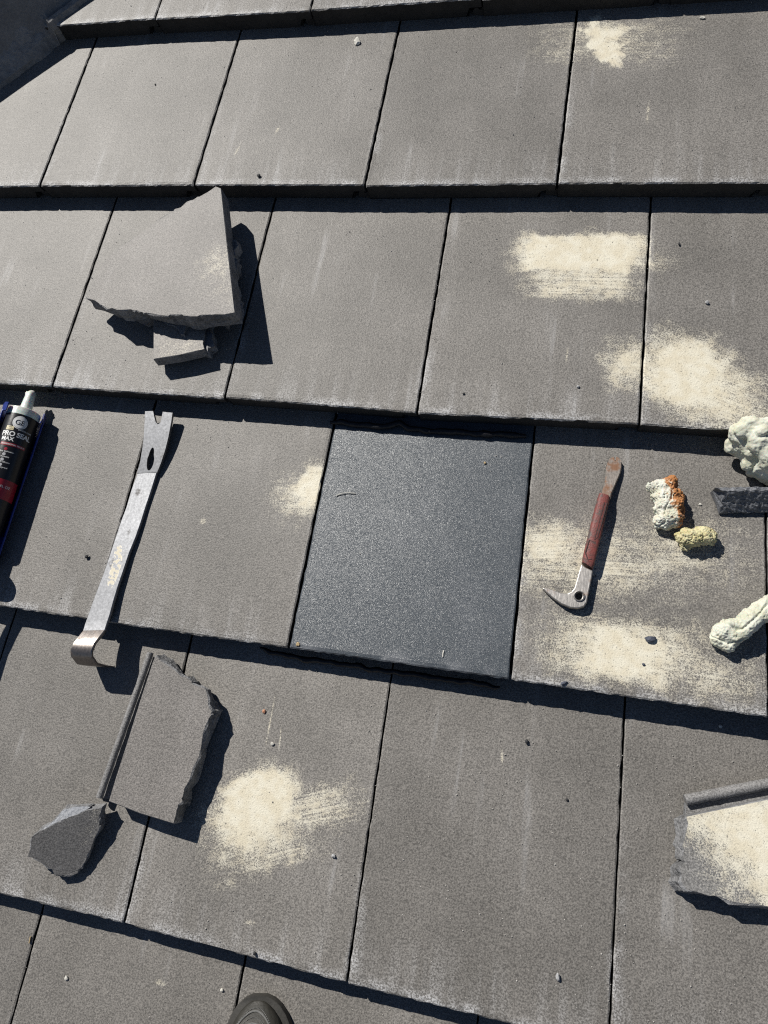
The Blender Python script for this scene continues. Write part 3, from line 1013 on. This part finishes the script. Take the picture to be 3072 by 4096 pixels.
def foam(name, balls, mat, vox=.0014, amp=.002, seed=1, r=2, cells=90, floor_row=None, pits=3.0):
    bm = bmesh.new()
    for p, rad in balls:
        sc_ = rad if isinstance(rad, tuple) else (rad, rad, rad)
        bmesh.ops.create_icosphere(bm, subdivisions=3, radius=1.0, matrix=Matrix.Translation(p) @ Matrix.Diagonal((*sc_, 1)))
    me = bpy.data.meshes.new('t'); bm.to_mesh(me); bm.free()
    o = bpy.data.objects.new('t', me); COL.objects.link(o)
    md = o.modifiers.new('r', 'REMESH'); md.mode = 'VOXEL'; md.voxel_size = vox
    sm = o.modifiers.new('s', 'SMOOTH'); sm.factor = .5; sm.iterations = 5
    dg = bpy.context.evaluated_depsgraph_get()
    m2 = bpy.data.meshes.new_from_object(o.evaluated_get(dg))
    bpy.data.objects.remove(o); bpy.data.meshes.remove(me)
    m2.name = name
    nrm = [vt.normal.copy() for vt in m2.vertices]
    fr = floor_row
    for vt, n in zip(m2.vertices, nrm):
        p = vt.co.copy()
        w = noise.noise(p * cells + Vector((seed, 0, 0))) * amp
        w += abs(noise.noise(p * cells * .45 + Vector((0, seed, 0)))) * amp * 1.8 - amp * .7
        w += noise.noise(p * cells * 3.3 + Vector((seed, seed, 0))) * amp * .25
        w -= max(0, .12 - abs(noise.noise(p * cells * .55 + Vector((9, seed, 4))))) * amp * 9
        vd = noise.voronoi(p * cells * 2.6)[0]
        w -= max(0, .34 - vd[0]) * amp * pits
        w += noise.turbulence(p * cells * 1.4, 3, True) * amp * .6 - amp * .3
        w += (noise.noise(p * 520) * .0007 - max(0, .22 - abs(noise.noise(p * 230 + Vector((3, seed, 1))))) * .0050) * (1.0 if pits > 2 else .55)
        vt.co = p + n * w
        if fr is not None:
            lo = max(surf_n(vt.co.y, q) for q in fr if vrow(q) <= vt.co.y)
            if vt.co.z < lo + .0006: vt.co.z = lo + .0006
    c = sum((vt.co for vt in m2.vertices), Vector()) / len(m2.vertices)
    c.z = min(vt.co.z for vt in m2.vertices)
    for vt in m2.vertices: vt.co -= c
    m2.materials.clear()
    return link(name, m2, mat, c, None, True)

G_FOAM = 'scraps of expanding foam on the right'
WHITE_FOAM = foam_mat('pale_foam', (.54, .54, .42), (.62, .63, .54))
YEL_FOAM = foam_mat('yellowed_foam', (.50, .45, .24), (.58, .54, .34))
# big lump over the nose of the course above
B = lambda x, y, n, rad: (N(x, y, n), rad)
bl = [B(2965, 1722, .048, .016), B(2990, 1715, .050, .017), B(3035, 1740, .050, .020), B(2950, 1745, .044, .013),
      B(2930, 1790, .026, .009), B(2945, 1808, .022, .010), B(2925, 1770, .028, .008), B(2985, 1780, .036, .018), B(2990, 1820, .026, .014),
      B(3030, 1790, .042, .021), B(3020, 1850, .028, .019), B(3060, 1880, .026, .016), B(3080, 1820, .040, .024), B(3110, 1760, .046, .026),
      B(3075, 1915, .018, .012), B(3100, 1890, .024, .020), B(3140, 1820, .038, .026), B(3160, 1780, .042, .022), B(3120, 1700, .050, .018), B(3070, 1720, .050, .016),
      B(3010, 1870, .016, .012)]
o = foam('foam_lump', bl, WHITE_FOAM, .0015, .0030, 2, cells=50, floor_row=(2, 3), pits=1.2)
tag(o, 'large pale lump of expanding foam slumped over a tile nose at the right edge', 'foam', G_FOAM)
# orange-stained piece
Q = lambda x, y, h, rad: (S(x, y, 2, h), rad)
stn = (S(2683, 1960, 2, .02), (.95, -.12, .0), 1)
sd = (S(2708, 2050, 2, .01) - S(2664, 1925, 2, .01))
sdn = Vector((-sd.y, sd.x, 0)).normalized()
if sdn.x < 0: sdn = -sdn
stp = S(2678, 1990, 2, .015)
OF = foam_mat('orange_stained_foam', (.54, .53, .42), (.64, .64, .56), (stp, sdn, 1))
bl = [Q(2600, 1943, .016, .0055), Q(2614, 1955, .014, .008), Q(2635, 1950, .014, .010), Q(2660, 1945, .016, .011), Q(2682, 1935, .018, .011), Q(2684, 1922, .018, .006),
      Q(2630, 1985, .010, .009), Q(2655, 1985, .014, .013), Q(2690, 1975, .018, .012), Q(2710, 1985, .016, .009), Q(2665, 2025, .013, .014), Q(2700, 2020, .017, .012), Q(2645, 2040, .012, .010),
      Q(2640, 2085, .010, .010), Q(2670, 2070, .013, .014), Q(2700, 2060, .016, .012), Q(2710, 2045, .014, .010), Q(2630, 2098, .008, .007), Q(2665, 2098, .010, .009), Q(2700, 2085, .012, .010)]
o = foam('foam_scrap', bl, OF, .0008, .0024, 5, cells=80, floor_row=(2,))
tag(o, 'pale foam scrap with an orange brown stained edge', 'foam', G_FOAM)
bl = [Q(2744, 2150, .012, .012), Q(2765, 2152, .012, .0130), Q(2790, 2148, .012, .0130), Q(2815, 2145, .012, .0125), Q(2835, 2145, .011, .0115), Q(2712, 2143, .010, .0055), Q(2846, 2168, .008, .006), Q(2742, 2180, .008, .008)]
o = foam('foam_scrap', bl, YEL_FOAM, .0008, .0018, 8, cells=120, floor_row=(2,))
tag(o, 'short yellowed stub of foam just below the orange stained scrap', 'foam', G_FOAM)
bl = [Q(2878, 2555, .010, .011), Q(2895, 2530, .014, .0125), Q(2898, 2487, .016, .0055), Q(2905, 2575, .010, .011), Q(2915, 2510, .016, .011), Q(2930, 2540, .014, .0135), Q(2950, 2505, .016, .011),
      Q(2965, 2520, .014, .0135), Q(2990, 2490, .016, .014), Q(3010, 2475, .016, .0145), Q(3040, 2455, .017, .015), Q(3070, 2435, .017, .015), Q(3100, 2415, .017, .015), Q(3130, 2395, .016, .015), Q(3160, 2370, .015, .013), Q(2985, 2535, .008, .007)]
o = foam('foam_scrap', bl, WHITE_FOAM, .0009, .0024, 12, cells=70, floor_row=(2,), pits=1.5)
tag(o, 'white rope-like foam scrap at the right edge, below the tile offcut', 'foam', G_FOAM)

# ------------------------------------------------------------------ black sealant beads
def bead_mat():
    m, nt = nodes_of('black_sealant'); g = NT(nt)
    tc = g.n('ShaderNodeTexCoord'); P = tc.outputs['Object']
    a = g.noise(P, 130, 3, .6)
    g.out(rgb(.012, .012, .014), g.math('MULTIPLY_ADD', a, .3, .25), 0, g.bump(a, .002), .35)
    return m
SEAL = bead_mat()
def bead(path, rad, seed, label, jit=.003):
    P_ = []
    for i in range(len(path) - 1):
        a, b = Vector(path[i]), Vector(path[i + 1])
        m = max(2, int((b - a).length / .004))
        for j in range(m): P_.append(a + (b - a) * (j / m))
    P_.append(Vector(path[-1]))
    R_ = []
    for i, p in enumerate(P_):
        P_[i] = p + Vector((0, nz(p, 60, seed) * jit, nz(p, 45, seed + 3) * jit * .5))
        e = min(1, .4 + .2 * i, .4 + .2 * (len(P_) - 1 - i))
        R_.append(rad * e * (1 + .45 * nz(p, 90, seed + 8)))
    v, f = tube(P_, R_, 10)
    o = build('sealant_bead', v, f, SEAL, None, None, True)
    return tag(o, label, 'sealant', 'black sealant beads along the new tile')
bead([S(1322, 1692, 2, .003), S(1360, 1690, 2, .004), S(1440, 1697, 2, .004), S(1540, 1706, 2, .004), S(1600, 1690, 2, .006), S(1635, 1715, 2, .004), S(1700, 1722, 2, .004), S(1860, 1730, 2, .004), S(2000, 1738, 2, .004), S(2105, 1745, 2, .003)], .0042, 3, 'lumpy black sealant bead along the top of the new tile')
bead([S(1040, 2596, 1, .010), S(1120, 2618, 1, .010), S(1180, 2627, 1, .010), S(1300, 2645, 1, .010), S(1450, 2668, 1, .010), S(1600, 2692, 1, .010), S(1750, 2712, 1, .010), S(1900, 2732, 1, .010), S(2000, 2744, 1, .009)], .0034, 9, 'long black sealant bead under the front edge of the new tile', .004)

# ------------------------------------------------------------------ sealant cartridge in its caulking gun
tipP = S(128, 1565, 2, .0275)
axB = S(-56, 2100, 2, .029)
AX = (axB - tipP).normalized()
toC = CAM_C - (tipP + AX * .08)
UPX = (toC - AX * toC.dot(AX)).normalized()           # side of the tube that faces the viewer
SDX = AX.cross(UPX).normalized()
if SDX.x < 0: SDX = -SDX
def cyl(t, ang, rad):
    """t along the tube from the nozzle tip, ang from the printed front towards the right"""
    return tipP + AX * t + UPX * (rad * math.cos(ang)) + SDX * (rad * math.sin(ang))
def turned(prof, seg=40, a0=0.0, a1=2 * math.pi):
    full = abs(a1 - a0 - 2 * math.pi) < 1e-6
    return loft([[cyl(t, a0 + (a1 - a0) * j / seg, rad) for j in range(seg if full else seg + 1)] for t, rad in prof], full, False)
RT = .0235
plastic = simple('translucent_plastic', (.66, .72, .66), .35, 0, 200, .0003, .1, Subsurface_Weight=.4, Subsurface_Scale=.006)
blackl = simple('printed_black_label', (.012, .012, .014), .30, 0, 80, .0002, .2)
whitep = simple('white_print', (.78, .78, .76), .4, 0, 80, .0001, .05)
greyp = simple('grey_print', (.45, .45, .46), .4, 0, 80, .0001, .05)
redp = simple('red_print', (.32, .015, .03), .35, 0, 80, .0001, .1)
creamp = simple('cream_print', (.72, .62, .38), .4, 0, 80, .0001, .05)
bluem = simple('blue_painted_steel', (.012, .03, .20), .32, 0, 120, .0006, .35)
cart = empty('sealant_cartridge', tipP + AX * .15 - UPX * RT)
tag(cart, 'black labelled sealant cartridge with a cut translucent nozzle at the left edge', 'cartridge')
NL = .037                                            # nozzle length
v, f = turned([(.004, .0045), (.0045, .0078), (.010, .0072), (NL, .0092)], 18)
for i, p in enumerate(v):
    if (p - tipP).dot(AX) < .007: v[i] = p + Vector((nz(p, 300, 1), nz(p, 300, 2), nz(p, 300, 5))) * .004
o = build('nozzle', v, f, plastic, None, cart, True); nozz = o
tp = cyl(.003, 0, 0)
v, f = loft([[tp + UPX * (math.cos(a) * rr_) + SDX * (math.sin(a) * rr_ * 1.5) - AX * z + Vector((nz((a, z, 1), 3, 1), nz((a, z, 2), 3, 3), 0)) * .0015 for a in [2 * math.pi * j / 10 for j in range(10)]] for rr_, z in ((.005, -.003), (.0035, .0015), (.0016, .004))])
build('torn_tip', v, f, plastic, None, nozz, True)
v, f = turned([(NL, .004), (NL - .0002, .0215), (NL + .0008, .0232), (NL + .0025, RT), (NL + .0125, RT)], 44)
o = build('shoulder', v, f, plastic, None, cart, True); smooth_by_angle(o, 40)
T0 = NL + .0125
v, f = turned([(T0, RT - .0004), (T0 + .0003, RT + .0002), (T0 + .185, RT + .0002), (T0 + .1855, .001)], 56)
o = build('label_sleeve', v, f, blackl, None, cart, True); smooth_by_angle(o, 40); sleeve_o = o

def wrap_text(txt, size, t, ang, mat, parent, bold=.0, align='CENTER', rad=RT + .0005, spacing=1.0):
    cu = bpy.data.curves.new('t', 'FONT'); cu.body = txt; cu.size = size; cu.align_x = align; cu.offset = bold; cu.space_character = spacing
    to = bpy.data.objects.new('t', cu); COL.objects.link(to)
    dg = bpy.context.evaluated_depsgraph_get()
    me = bpy.data.meshes.new_from_object(to.evaluated_get(dg))
    bpy.data.objects.remove(to)
    if not me.vertices: return
    bm = bmesh.new(); bm.from_mesh(me)
    bmesh.ops.subdivide_edges(bm, edges=[e for e in bm.edges if e.calc_length() > size * .4], cuts=2)
    bm.to_mesh(me); bm.free()
    org = cyl(t, ang, rad)
    for vt in me.vertices:
        vt.co = cyl(t - vt.co.y, ang + vt.co.x / rad, rad) - org
    me.materials.clear()
    o = link('lettering', me, mat, org, parent)
    return o
def wrap_poly(name, pts, t, ang, mat, parent, rad=RT + .0004, sub=8):
    """pts in (across, along) metres on the label; a ring fan"""
    n = len(pts)
    cx_ = sum(p[0] for p in pts) / n; cy_ = sum(p[1] for p in pts) / n
    V, F = [cyl(t + cy_, ang + cx_ / rad, rad)], []
    for s_ in range(1, sub + 1):
        for x, y in pts:
            V.append(cyl(t + cy_ + (y - cy_) * s_ / sub, ang + (cx_ + (x - cx_) * s_ / sub) / rad, rad))
    for j in range(n): F.append((0, 1 + j, 1 + (j + 1) % n))
    for s_ in range(sub - 1):
        for j in range(n):
            a = 1 + s_ * n + j; b = 1 + s_ * n + (j + 1) % n
            F.append((a, b, b + n, a + n))
    return build(name, V, F, mat, None, parent)
def circ(r_, n=32): return [(r_ * math.cos(2 * math.pi * i / n), r_ * math.sin(2 * math.pi * i / n)) for i in range(n)]
def rect(w, h, n=10):
    return [(-w / 2 + w * i / n, -h / 2) for i in range(n)] + [(w / 2, -h / 2 + h * i / 2) for i in range(2)] + [(w / 2 - w * i / n, h / 2) for i in range(n)] + [(-w / 2, h / 2 - h * i / 2) for i in range(2)]
logo = wrap_poly('round_emblem', circ(.0105), T0 + .0140, -.05, whitep, sleeve_o)
wrap_poly('emblem_ring', circ(.0094), T0 + .0140, -.05, greyp, sleeve_o, RT + .0006)
wrap_poly('emblem_field', circ(.0088), T0 + .0140, -.05, whitep, sleeve_o, RT + .0008)
wrap_text('GE', .0110, T0 + .0178, -.05, blackl, sleeve_o, .0, rad=RT + .0011)
wrap_poly('badge', rect(.011, .0062), T0 + .0250, -.52, creamp, sleeve_o)
wrap_text('NEW', .0024, T0 + .0245, -.52, blackl, sleeve_o, rad=RT + .0007)
wrap_text('PRODUCT', .0020, T0 + .0270, -.52, blackl, sleeve_o, rad=RT + .0007)
wrap_text('CRYSTAL CLEAR', .0028, T0 + .0265, .40, whitep, sleeve_o, .00005)
wrap_text('PRO SEAL', .0104, T0 + .0375, -.02, whitep, sleeve_o, .00030, spacing=.95)
wrap_text('MAX', .0082, T0 + .0452, -.46, whitep, sleeve_o, .00028)
wrap_poly('red_band', rect(.036, .0046, 20), T0 + .0510, -.02, redp, sleeve_o)
wrap_text('PROFESSIONAL RESULTS', .0031, T0 + .0520, -.02, whitep, sleeve_o, .00004, rad=RT + .0007)
for i, tx in enumerate(('Easy application', 'Paintable', '100% Silicone', 'Waterproof')):
    tt = T0 + .0600 + i * .0085
    wrap_poly('icon', circ(.0026, 6), tt - .001, -.35, redp if i < 1 else greyp, sleeve_o)
    wrap_text(tx, .0033, tt + .0038, -.25, whitep, sleeve_o, .00003)
wrap_poly('red_panel', rect(.062, .030, 30), T0 + .120, 0, redp, sleeve_o)
wrap_text('10.1 FL OZ', .0055, T0 + .118, .1, whitep, sleeve_o)

gun = empty('caulking_gun', tipP + AX * .15 - UPX * (RT + .003))
tag(gun, 'blue metal caulking gun cradle holding the sealant cartridge', 'caulking gun')
RG = RT + .0050
A0, A1 = math.radians(72), math.radians(284)
def shell(t0, t1, r0, r1, a0, a1, n=26, m=12, jag=0):
    V, F = [], []
    for side, rad in ((0, r0), (1, r1)):
        for i in range(m + 1):
            for j in range(n + 1):
                a = a0 + (a1 - a0) * j / n
                t = t0 + (t1 - t0) * i / m
                if i == 0 and jag: t += jag * abs(math.sin(a * 3.1)) 
                V.append(cyl(t, a, rad))
    w = n + 1; B_ = (m + 1) * w
    for i in range(m):
        for j in range(n):
            q = i * w + j
            F.append((q, q + 1, q + w + 1, q + w)); F.append((B_ + q, B_ + q + w, B_ + q + w + 1, B_ + q + 1))
    for i in range(m):
        for j in (0, n):
            q = i * w + j; F.append((q, q + w, B_ + q + w, B_ + q))
    for j in range(n):
        for i in (0, m):
            q = i * w + j; F.append((q, q + 1, B_ + q + 1, B_ + q))
    return V, F
v, f = shell(NL + .001, NL + .245, RG, RG + .0016, A0, A1, jag=.002)
o = build('cradle', v, f, bluem, None, gun); smooth_by_angle(o, 40)
# rolled edges of the cradle, front lugs
for a in (A0, A1):
    v, f = tube([cyl(NL + .001 + .244 * i / 20, a, RG + .0012) for i in range(21)], .0016, 8)
    build('rolled_edge', v, f, bluem, None, gun, True)
for a0, a1 in ((math.radians(60), math.radians(92)), (math.radians(268), math.radians(306))):
    v, f = shell(NL - .003, NL + .012, RG + .0003, RG + .0022, a0, a1, 10, 4, jag=.002)
    build('front_lug', v, f, bluem, None, gun)
studm = simple('pale_stud', (.45, .45, .42), .6)
for i in range(5):
    c = cyl(T0 + .040 + i * .0085, math.radians(80), RG - .0003)
    bm = bmesh.new(); bmesh.ops.create_icosphere(bm, subdivisions=2, radius=.0016); me = bpy.data.meshes.new('stud'); bm.to_mesh(me); bm.free()
    link('stud', me, studm, c, gun, True)
# back plate, rod and handle (beyond the edge of the picture)
v, f = loft([[cyl(NL + t, 2 * math.pi * j / 28, RG + .0016) for j in range(28)] for t in (.240, .246)])
build('back_plate', v, f, bluem, None, gun)
rodm = simple('zinc_rod', (.5, .5, .5), .35, .9)
v, f = tube([cyl(NL + .236 + .02 * i, 0, 0) for i in range(9)], .0035, 8)
build('push_rod', v, f, rodm, None, gun, True)
hd = (SDX * -1 * .9 + AX * .35).normalized()
hb = cyl(NL + .246, 0, 0)
v, f = tube([hb, hb + AX * .02, hb + AX * .03 + hd * .03, hb + AX * .04 + hd * .11], [.011, .011, .010, .008], 10)
build('handle', v, f, bluem, None, gun, True)
v, f = tube([hb + AX * .005 + hd * .012, hb - AX * .004 + hd * .05, hb + AX * .012 + hd * .10], [.006, .006, .005], 10)
build('trigger', v, f, bluem, None, gun, True)

# ------------------------------------------------------------------ work boot at the bottom edge
def boot_mat():
    m, nt = nodes_of('boot_leather'); g = NT(nt)
    tc = g.n('ShaderNodeTexCoord'); P = tc.outputs['Object']
    a = g.noise(P, 50, 4, .6); b = g.noise(P, 400, 3, .6)
    col = g.mix(g.ramp(a, .35, .7), rgb(.022, .021, .017), rgb(.042, .039, .033))
    g.out(col, .58, 0, g.bump(b, .0004), .4)
    return m
BOOT = boot_mat()
SOLE = simple('boot_sole_rubber', (.036, .034, .030), .75)
STITCH = simple('stitching', (.15, .15, .145), .8)
MESH_F = simple('boot_mesh_fabric', (.12, .12, .135), .85, 0, 900, .0012, .5)
toe = S(1031, 4002, 0, .012)
heelp = S(1031 - 10, 4002 + 850, 0, .012)
fx = (heelp - toe); fx.z = 0; fx.normalize()
toe0 = Vector((toe.x, toe.y, surf_n(toe.y, 0)))
slope_up = Vector((0, T / LE, 1)).normalized()
fx = (fx - slope_up * fx.dot(slope_up)).normalized()
sx = fx.cross(slope_up).normalized()
if sx.x < 0: sx = -sx
def bp(s, x, h): return toe0 + fx * s + sx * x + slope_up * h
BL = .29
def halfw(s):
    a = min(1, max(0, s / .075))
    w = .050 * math.sqrt(max(0, 1 - (1 - a) ** 2)) if s < .075 else .050
    if s >= .075: w = .050 - .012 * min(1, (s - .075) / .07) + .003 * max(0, (s - .2) / .09)
    if s > .255: w *= math.sqrt(max(.05, 1 - ((s - .255) / .037) ** 2))
    return w * .88
def toph(s):
    if s < .08: return .012 + .046 * (1 - (1 - s / .08) ** 1.55)
    return .058 + (s - .08) * .62
boot = empty('work_boot', bp(.12, 0, 0))
tag(boot, 'toe of a worn grey brown leather work boot at the bottom edge', 'boot')
# sole
rings = []
ss = [.0005, .004, .010, .02, .035, .055, .08, .11, .15, .19, .23, .26, .275, .287, .2905]
for s in ss:
    w = halfw(s) + .0045
    rings.append([bp(s - (.004 if s < .05 else 0), x * w, h) for x, h in ((-1, .002), (-1.0, .006), (-.99, .0105), (-.93, .0115), (.93, .0115), (.99, .0105), (1, .006), (1, .002), (.9, .0012), (-.9, .0012))])
v, f = loft(rings)
o = build('sole', v, f, SOLE, None, boot); smooth_by_angle(o, 35)
# upper: toe cap and vamp
rings = []
for s in [.0015, .003, .006, .011, .018, .028, .04, .055, .07, .09, .11, .13, .15, .17, .20, .23, .255, .272, .283, .287]:
    w = max(halfw(s) - .002, .004); H = toph(s) if s < .17 else .118 + (s - .17) * .10
    if s > .26: H *= 1 - .08 * (s - .26) / .03
    ring = []
    for j in range(25):
        a = math.pi * j / 24
        ex = .72
        cx_ = math.copysign(abs(math.cos(a)) ** ex, math.cos(a)); sy = math.sin(a) ** ex
        p = bp(s, -w * cx_, .0108 + (H - .0108) * sy)
        ring.append(p + slope_up * (nz(p, 60, 3) * .0010))
    rings.append(ring)
v, f = loft(rings)
o = build('upper', v, f, BOOT, None, boot); smooth_by_angle(o, 45); upper = o
# shaft with padded collar
rings = []
for h, ax_, by, c0_ in ((.085, .052, .043, .20), (.115, .052, .042, .208), (.145, .050, .043, .212), (.170, .052, .046, .214), (.180, .054, .048, .214), (.184, .050, .044, .214), (.176, .046, .040, .214)):
    rings.append([bp(c0_ + ax_ * math.cos(2 * math.pi * j / 28) * 1.05, by * math.sin(2 * math.pi * j / 28), h) for j in range(28)])
v, f = loft(rings)
o = build('shaft', v, f, BOOT, None, boot); smooth_by_angle(o, 60)
# stitched edge of the toe cap and the fabric vamp behind it
def on_upper(s, X, lift):
    w = max(halfw(s) - .002, .004); H = toph(s)
    x = max(-.98, min(.98, X / w))
    a = math.acos(math.copysign(abs(x) ** (1 / .72), x))
    return bp(s, w * x, .0108 + (H - .0108) * math.sin(a) ** .72 + lift)
def arc(s0, depth, lift, rad, n=40, dashes=None, mat=STITCH, half=.78, name='stitching'):
    P_ = []
    xw = .041 * half
    for i in range(n + 1):
        X = -xw + 2 * xw * i / n
        s = s0 + depth * (X / xw) ** 2
        P_.append(on_upper(s, X, lift))
    if dashes is None:
        v, f = tube(P_, rad, 6); build(name, v, f, mat, None, boot)
    else:
        parts = [tube([P_[i], P_[i + 1]], rad, 5) for i in range(0, n, 2)]
        v, f = merge(*parts); build(name, v, f, mat, None, boot)
arc(.0090, .032, .0008, .0010)
arc(.0066, .033, .0004, .0005, 80, True)
arc(.0140, .028, .0006, .0005, 80, True, half=.7)
V_, F_ = [], []
ns, nx = 14, 20
for i in range(ns + 1):
    for j in range(nx + 1):
        X = -.019 + .038 * j / nx
        V_.append(on_upper(.019 + .014 * (X / .019) ** 2 + .085 * i / ns, X, .0014))
for i in range(ns):
    for j in range(nx):
        q = i * (nx + 1) + j; F_.append((q, q + 1, q + nx + 2, q + nx + 1))
build('fabric_vamp', V_, F_, MESH_F, None, boot, True)
arc(.0185, .014, .0014, .0009, half=.46)

# ------------------------------------------------------------------ loose chips and grit
def chip(x, y, r, size, mat, name, label, cat, seed, sq=(1, 1, .6), rot=0):
    bm = bmesh.new()
    bmesh.ops.create_icosphere(bm, subdivisions=2, radius=1)
    for vt in bm.verts:
        k = 1 + .45 * nz(vt.co, 1.3, seed) + .18 * nz(vt.co, 4, seed + 2)
        c, s_ = math.cos(rot), math.sin(rot)
        q = Vector((vt.co.x * sq[0], vt.co.y * sq[1], vt.co.z * sq[2])) * (k * size)
        vt.co = Vector((q.x * c - q.y * s_, q.x * s_ + q.y * c, q.z))
    lo = min(vt.co.z for vt in bm.verts)
    for vt in bm.verts: vt.co.z -= lo
    me = bpy.data.meshes.new(name); bm.to_mesh(me); bm.free()
    o = link(name, me, mat, S(x, y, r, .0002))
    tag(o, label, cat, 'loose chips on the tiles')
    return o
GREYC = simple('grey_chip', (.42, .42, .42), .9); DARKC = simple('dark_chip', (.035, .035, .037), .8)
PALEC = simple('pale_chip', (.62, .60, .54), .8); BLUEC = simple('blue_grey_chip', (.085, .095, .125), .85); ORGC = simple('orange_chip', (.52, .25, .15), .8); TANC = simple('tan_chip', (.48, .36, .20), .8)
chips = [
 (1430, 170, 4, .0078, PALEC, 'stone_chip', 'upright grey flake near the top centre', (.75, 1.1, .35), .2),
 (1037, 706, 4, .0036, DARKC, 'pebble', 'dark pebble near the nose of the second course', (1, 1.1, .7), 0),
 (622, 340, 4, .0018, DARKC, 'pebble', 'tiny dark speck on the upper left tile of the second course', (1, 1.2, .7), 0),
 (2809, 74, 4, .0038, PALEC, 'stone_chip', 'pale flat chip near the top right corner', (1.2, .7, .4), 0),
 (2716, 978, 3, .0030, DARKC, 'pebble', 'dark elongated pebble right of the rectangular paint patch', (.6, 1.2, .7), 0),
 (2827, 1212, 3, .0026, GREYC, 'pebble', 'small grey pebble above the lower right paint burst', (1, 1, .8), 0),
 (2312, 1548, 3, .0024, GREYC, 'pebble', 'small grey pebble near the nose left of the lower right paint burst', (1, .8, .7), 0),
 (1855, 1575, 3, .0022, DARKC, 'pebble', 'tiny dark chip above the new tile', (1.2, .7, .7), .4),
 (350, 2227, 2, .0036, DARKC, 'pebble', 'black pebble left of the pry bar', (.8, 1.2, .7), -.5),
 (2600, 2556, 2, .0060, BLUEC, 'stone_chip', 'blue grey chip on the cream paint right of the new tile', (1.2, .75, .5), .2),
 (2573, 2657, 2, .0018, BLUEC, 'pebble', 'tiny blue grey speck on the cream paint below the blue grey chip', (1.2, .8, .6), 0),
 (2255, 2732, 2, .0040, BLUEC, 'stone_chip', 'thin grey sliver on the nose right of the new tile', (1.2, .5, .4), .5),
 (2107, 2965, 1, .0036, DARKC, 'pebble', 'dark knobbly crumb on the tile below the new tile', (.8, 1.1, .9), 0),
 (2268, 3198, 1, .0022, DARKC, 'pebble', 'small dark pebble in the middle of the large lower tile', (1, 1, .8), 0),
 (2230, 3904, 1, .0040, GREYC, 'stone_chip', 'pale grey pebble near the bottom of the lower right tile', (.7, 1.1, .7), .1),
 (1058, 2845, 1, .0034, ORGC, 'brick_chip', 'orange brick crumb above the round paint burst', (.9, 1, .6), 0),
 (1090, 2975, 1, .0026, PALEC, 'stone_chip', 'white crumb just above the round paint burst', (1, .9, .6), 0),
 (1020, 3812, 1, .0032, DARKC, 'pebble', 'dark crumb on the tile edge above the boot', (.8, 1, .8), 0),
 (1335, 3422, 1, .0026, GREYC, 'pebble', 'grey crumb right of the round paint burst', (1, .9, .8), 0),
 (268, 3910, 0, .0034, PALEC, 'stone_chip', 'white curled chip on the bottom left tile', (.8, 1, .5), .4),
 (889, 3958, 0, .0026, PALEC, 'stone_chip', 'white crumb left of the boot toe', (1, .8, .6), 0),
 (1940, 1852, 2, .0026, TANC, 'stone_chip', 'tan crumb on the upper right of the new tile', (.9, 1, .6), 0),
 (1192, 2577, 2, .0036, TANC, 'stone_chip', 'beige crumb at the lower left corner of the new tile', (.9, 1.1, .6), 0),
 (2800, 2018, 2, .0020, PALEC, 'stone_chip', 'white crumb between the foam stub and the dark offcut', (1, 1, .6), 0),
 (2880, 2905, 1, .0022, PALEC, 'stone_chip', 'white crumb in front of the nose at the lower right', (1, 1, .6), 0),
]
for i, (x, y, r, s_, m_, nm, lb, sq, rt) in enumerate(chips):
    chip(x, y, r, s_ * (.72 if m_ in (DARKC, ORGC, TANC) else .9), m_, nm, lb, 'chip', i * 3.7 + 1, sq, rt)
def fibre(pts, rad, mat, name, label):
    v, f = tube([S(x, y, 2 if len(p_) < 4 else p_[3], h) for p_ in pts for (x, y, h) in [p_[:3]]], rad, 6)
    o = build(name, v, f, mat)
    tag(o, label, 'fibre', 'loose fibres on the tiles')
fibre([(1345, 1983, .0012), (1365, 1974, .002), (1390, 1970, .002), (1422, 1974, .0012)], .0006, PALEC, 'fibre', 'pale curled fibre on the left of the new tile')
fibre([(1775, 2602, .0012), (1772, 2614, .0018), (1771, 2627, .0012)], .0009, PALEC, 'fibre', 'short white stick near the bottom of the new tile')
fibre([(122, 3746, .0012, 0), (117, 3772, .0012, 0)], .0009, TANC, 'straw', 'short yellow straw on the bottom left tile')

# fine sandy grit lying everywhere (too much to count)
V_, F_ = [], []
rg = random.Random(3)
cnt = 0
while cnt < 2600:
    x, y = rg.uniform(-150, 3200), rg.uniform(-100, 4200)
    q = N(x, y, .015)
    r = max(rr_ for rr_ in range(-2, 8) if vrow(rr_) <= q.y + .002)
    p = S(x, y, r, 0)
    s0 = (p.y - vrow(r))
    if s0 < .006 or s0 > LE - .01: continue
    if (p - HA).dot(HN) < .03: continue
    cnt += 1
    sz = rg.uniform(.0004, .0009) * (1.5 if rg.random() < .1 else 1)
    b = len(V_)
    a = rg.uniform(0, 6.28)
    for j in range(4): V_.append(p + Vector((math.cos(a + j * 1.57) * sz * rg.uniform(.7, 1.2), math.sin(a + j * 1.57) * sz * rg.uniform(.7, 1.2), .0003)))
    V_.append(p + Vector((0, 0, sz * 1.4)))
    for j in range(4): F_.append((b + j, b + (j + 1) % 4, b + 4))
GRIT = simple('pale_sand_grit', (.40, .385, .36), .8, 0, 700, .0002, .6)
o = build('sand_grit', V_, F_, GRIT, Vector((.4, .9, 0)))
tag(o, 'fine pale sand grit scattered over the tiles', 'grit', kind='stuff')

for ob in bpy.data.objects:
    if '_o' in ob: del ob['_o']
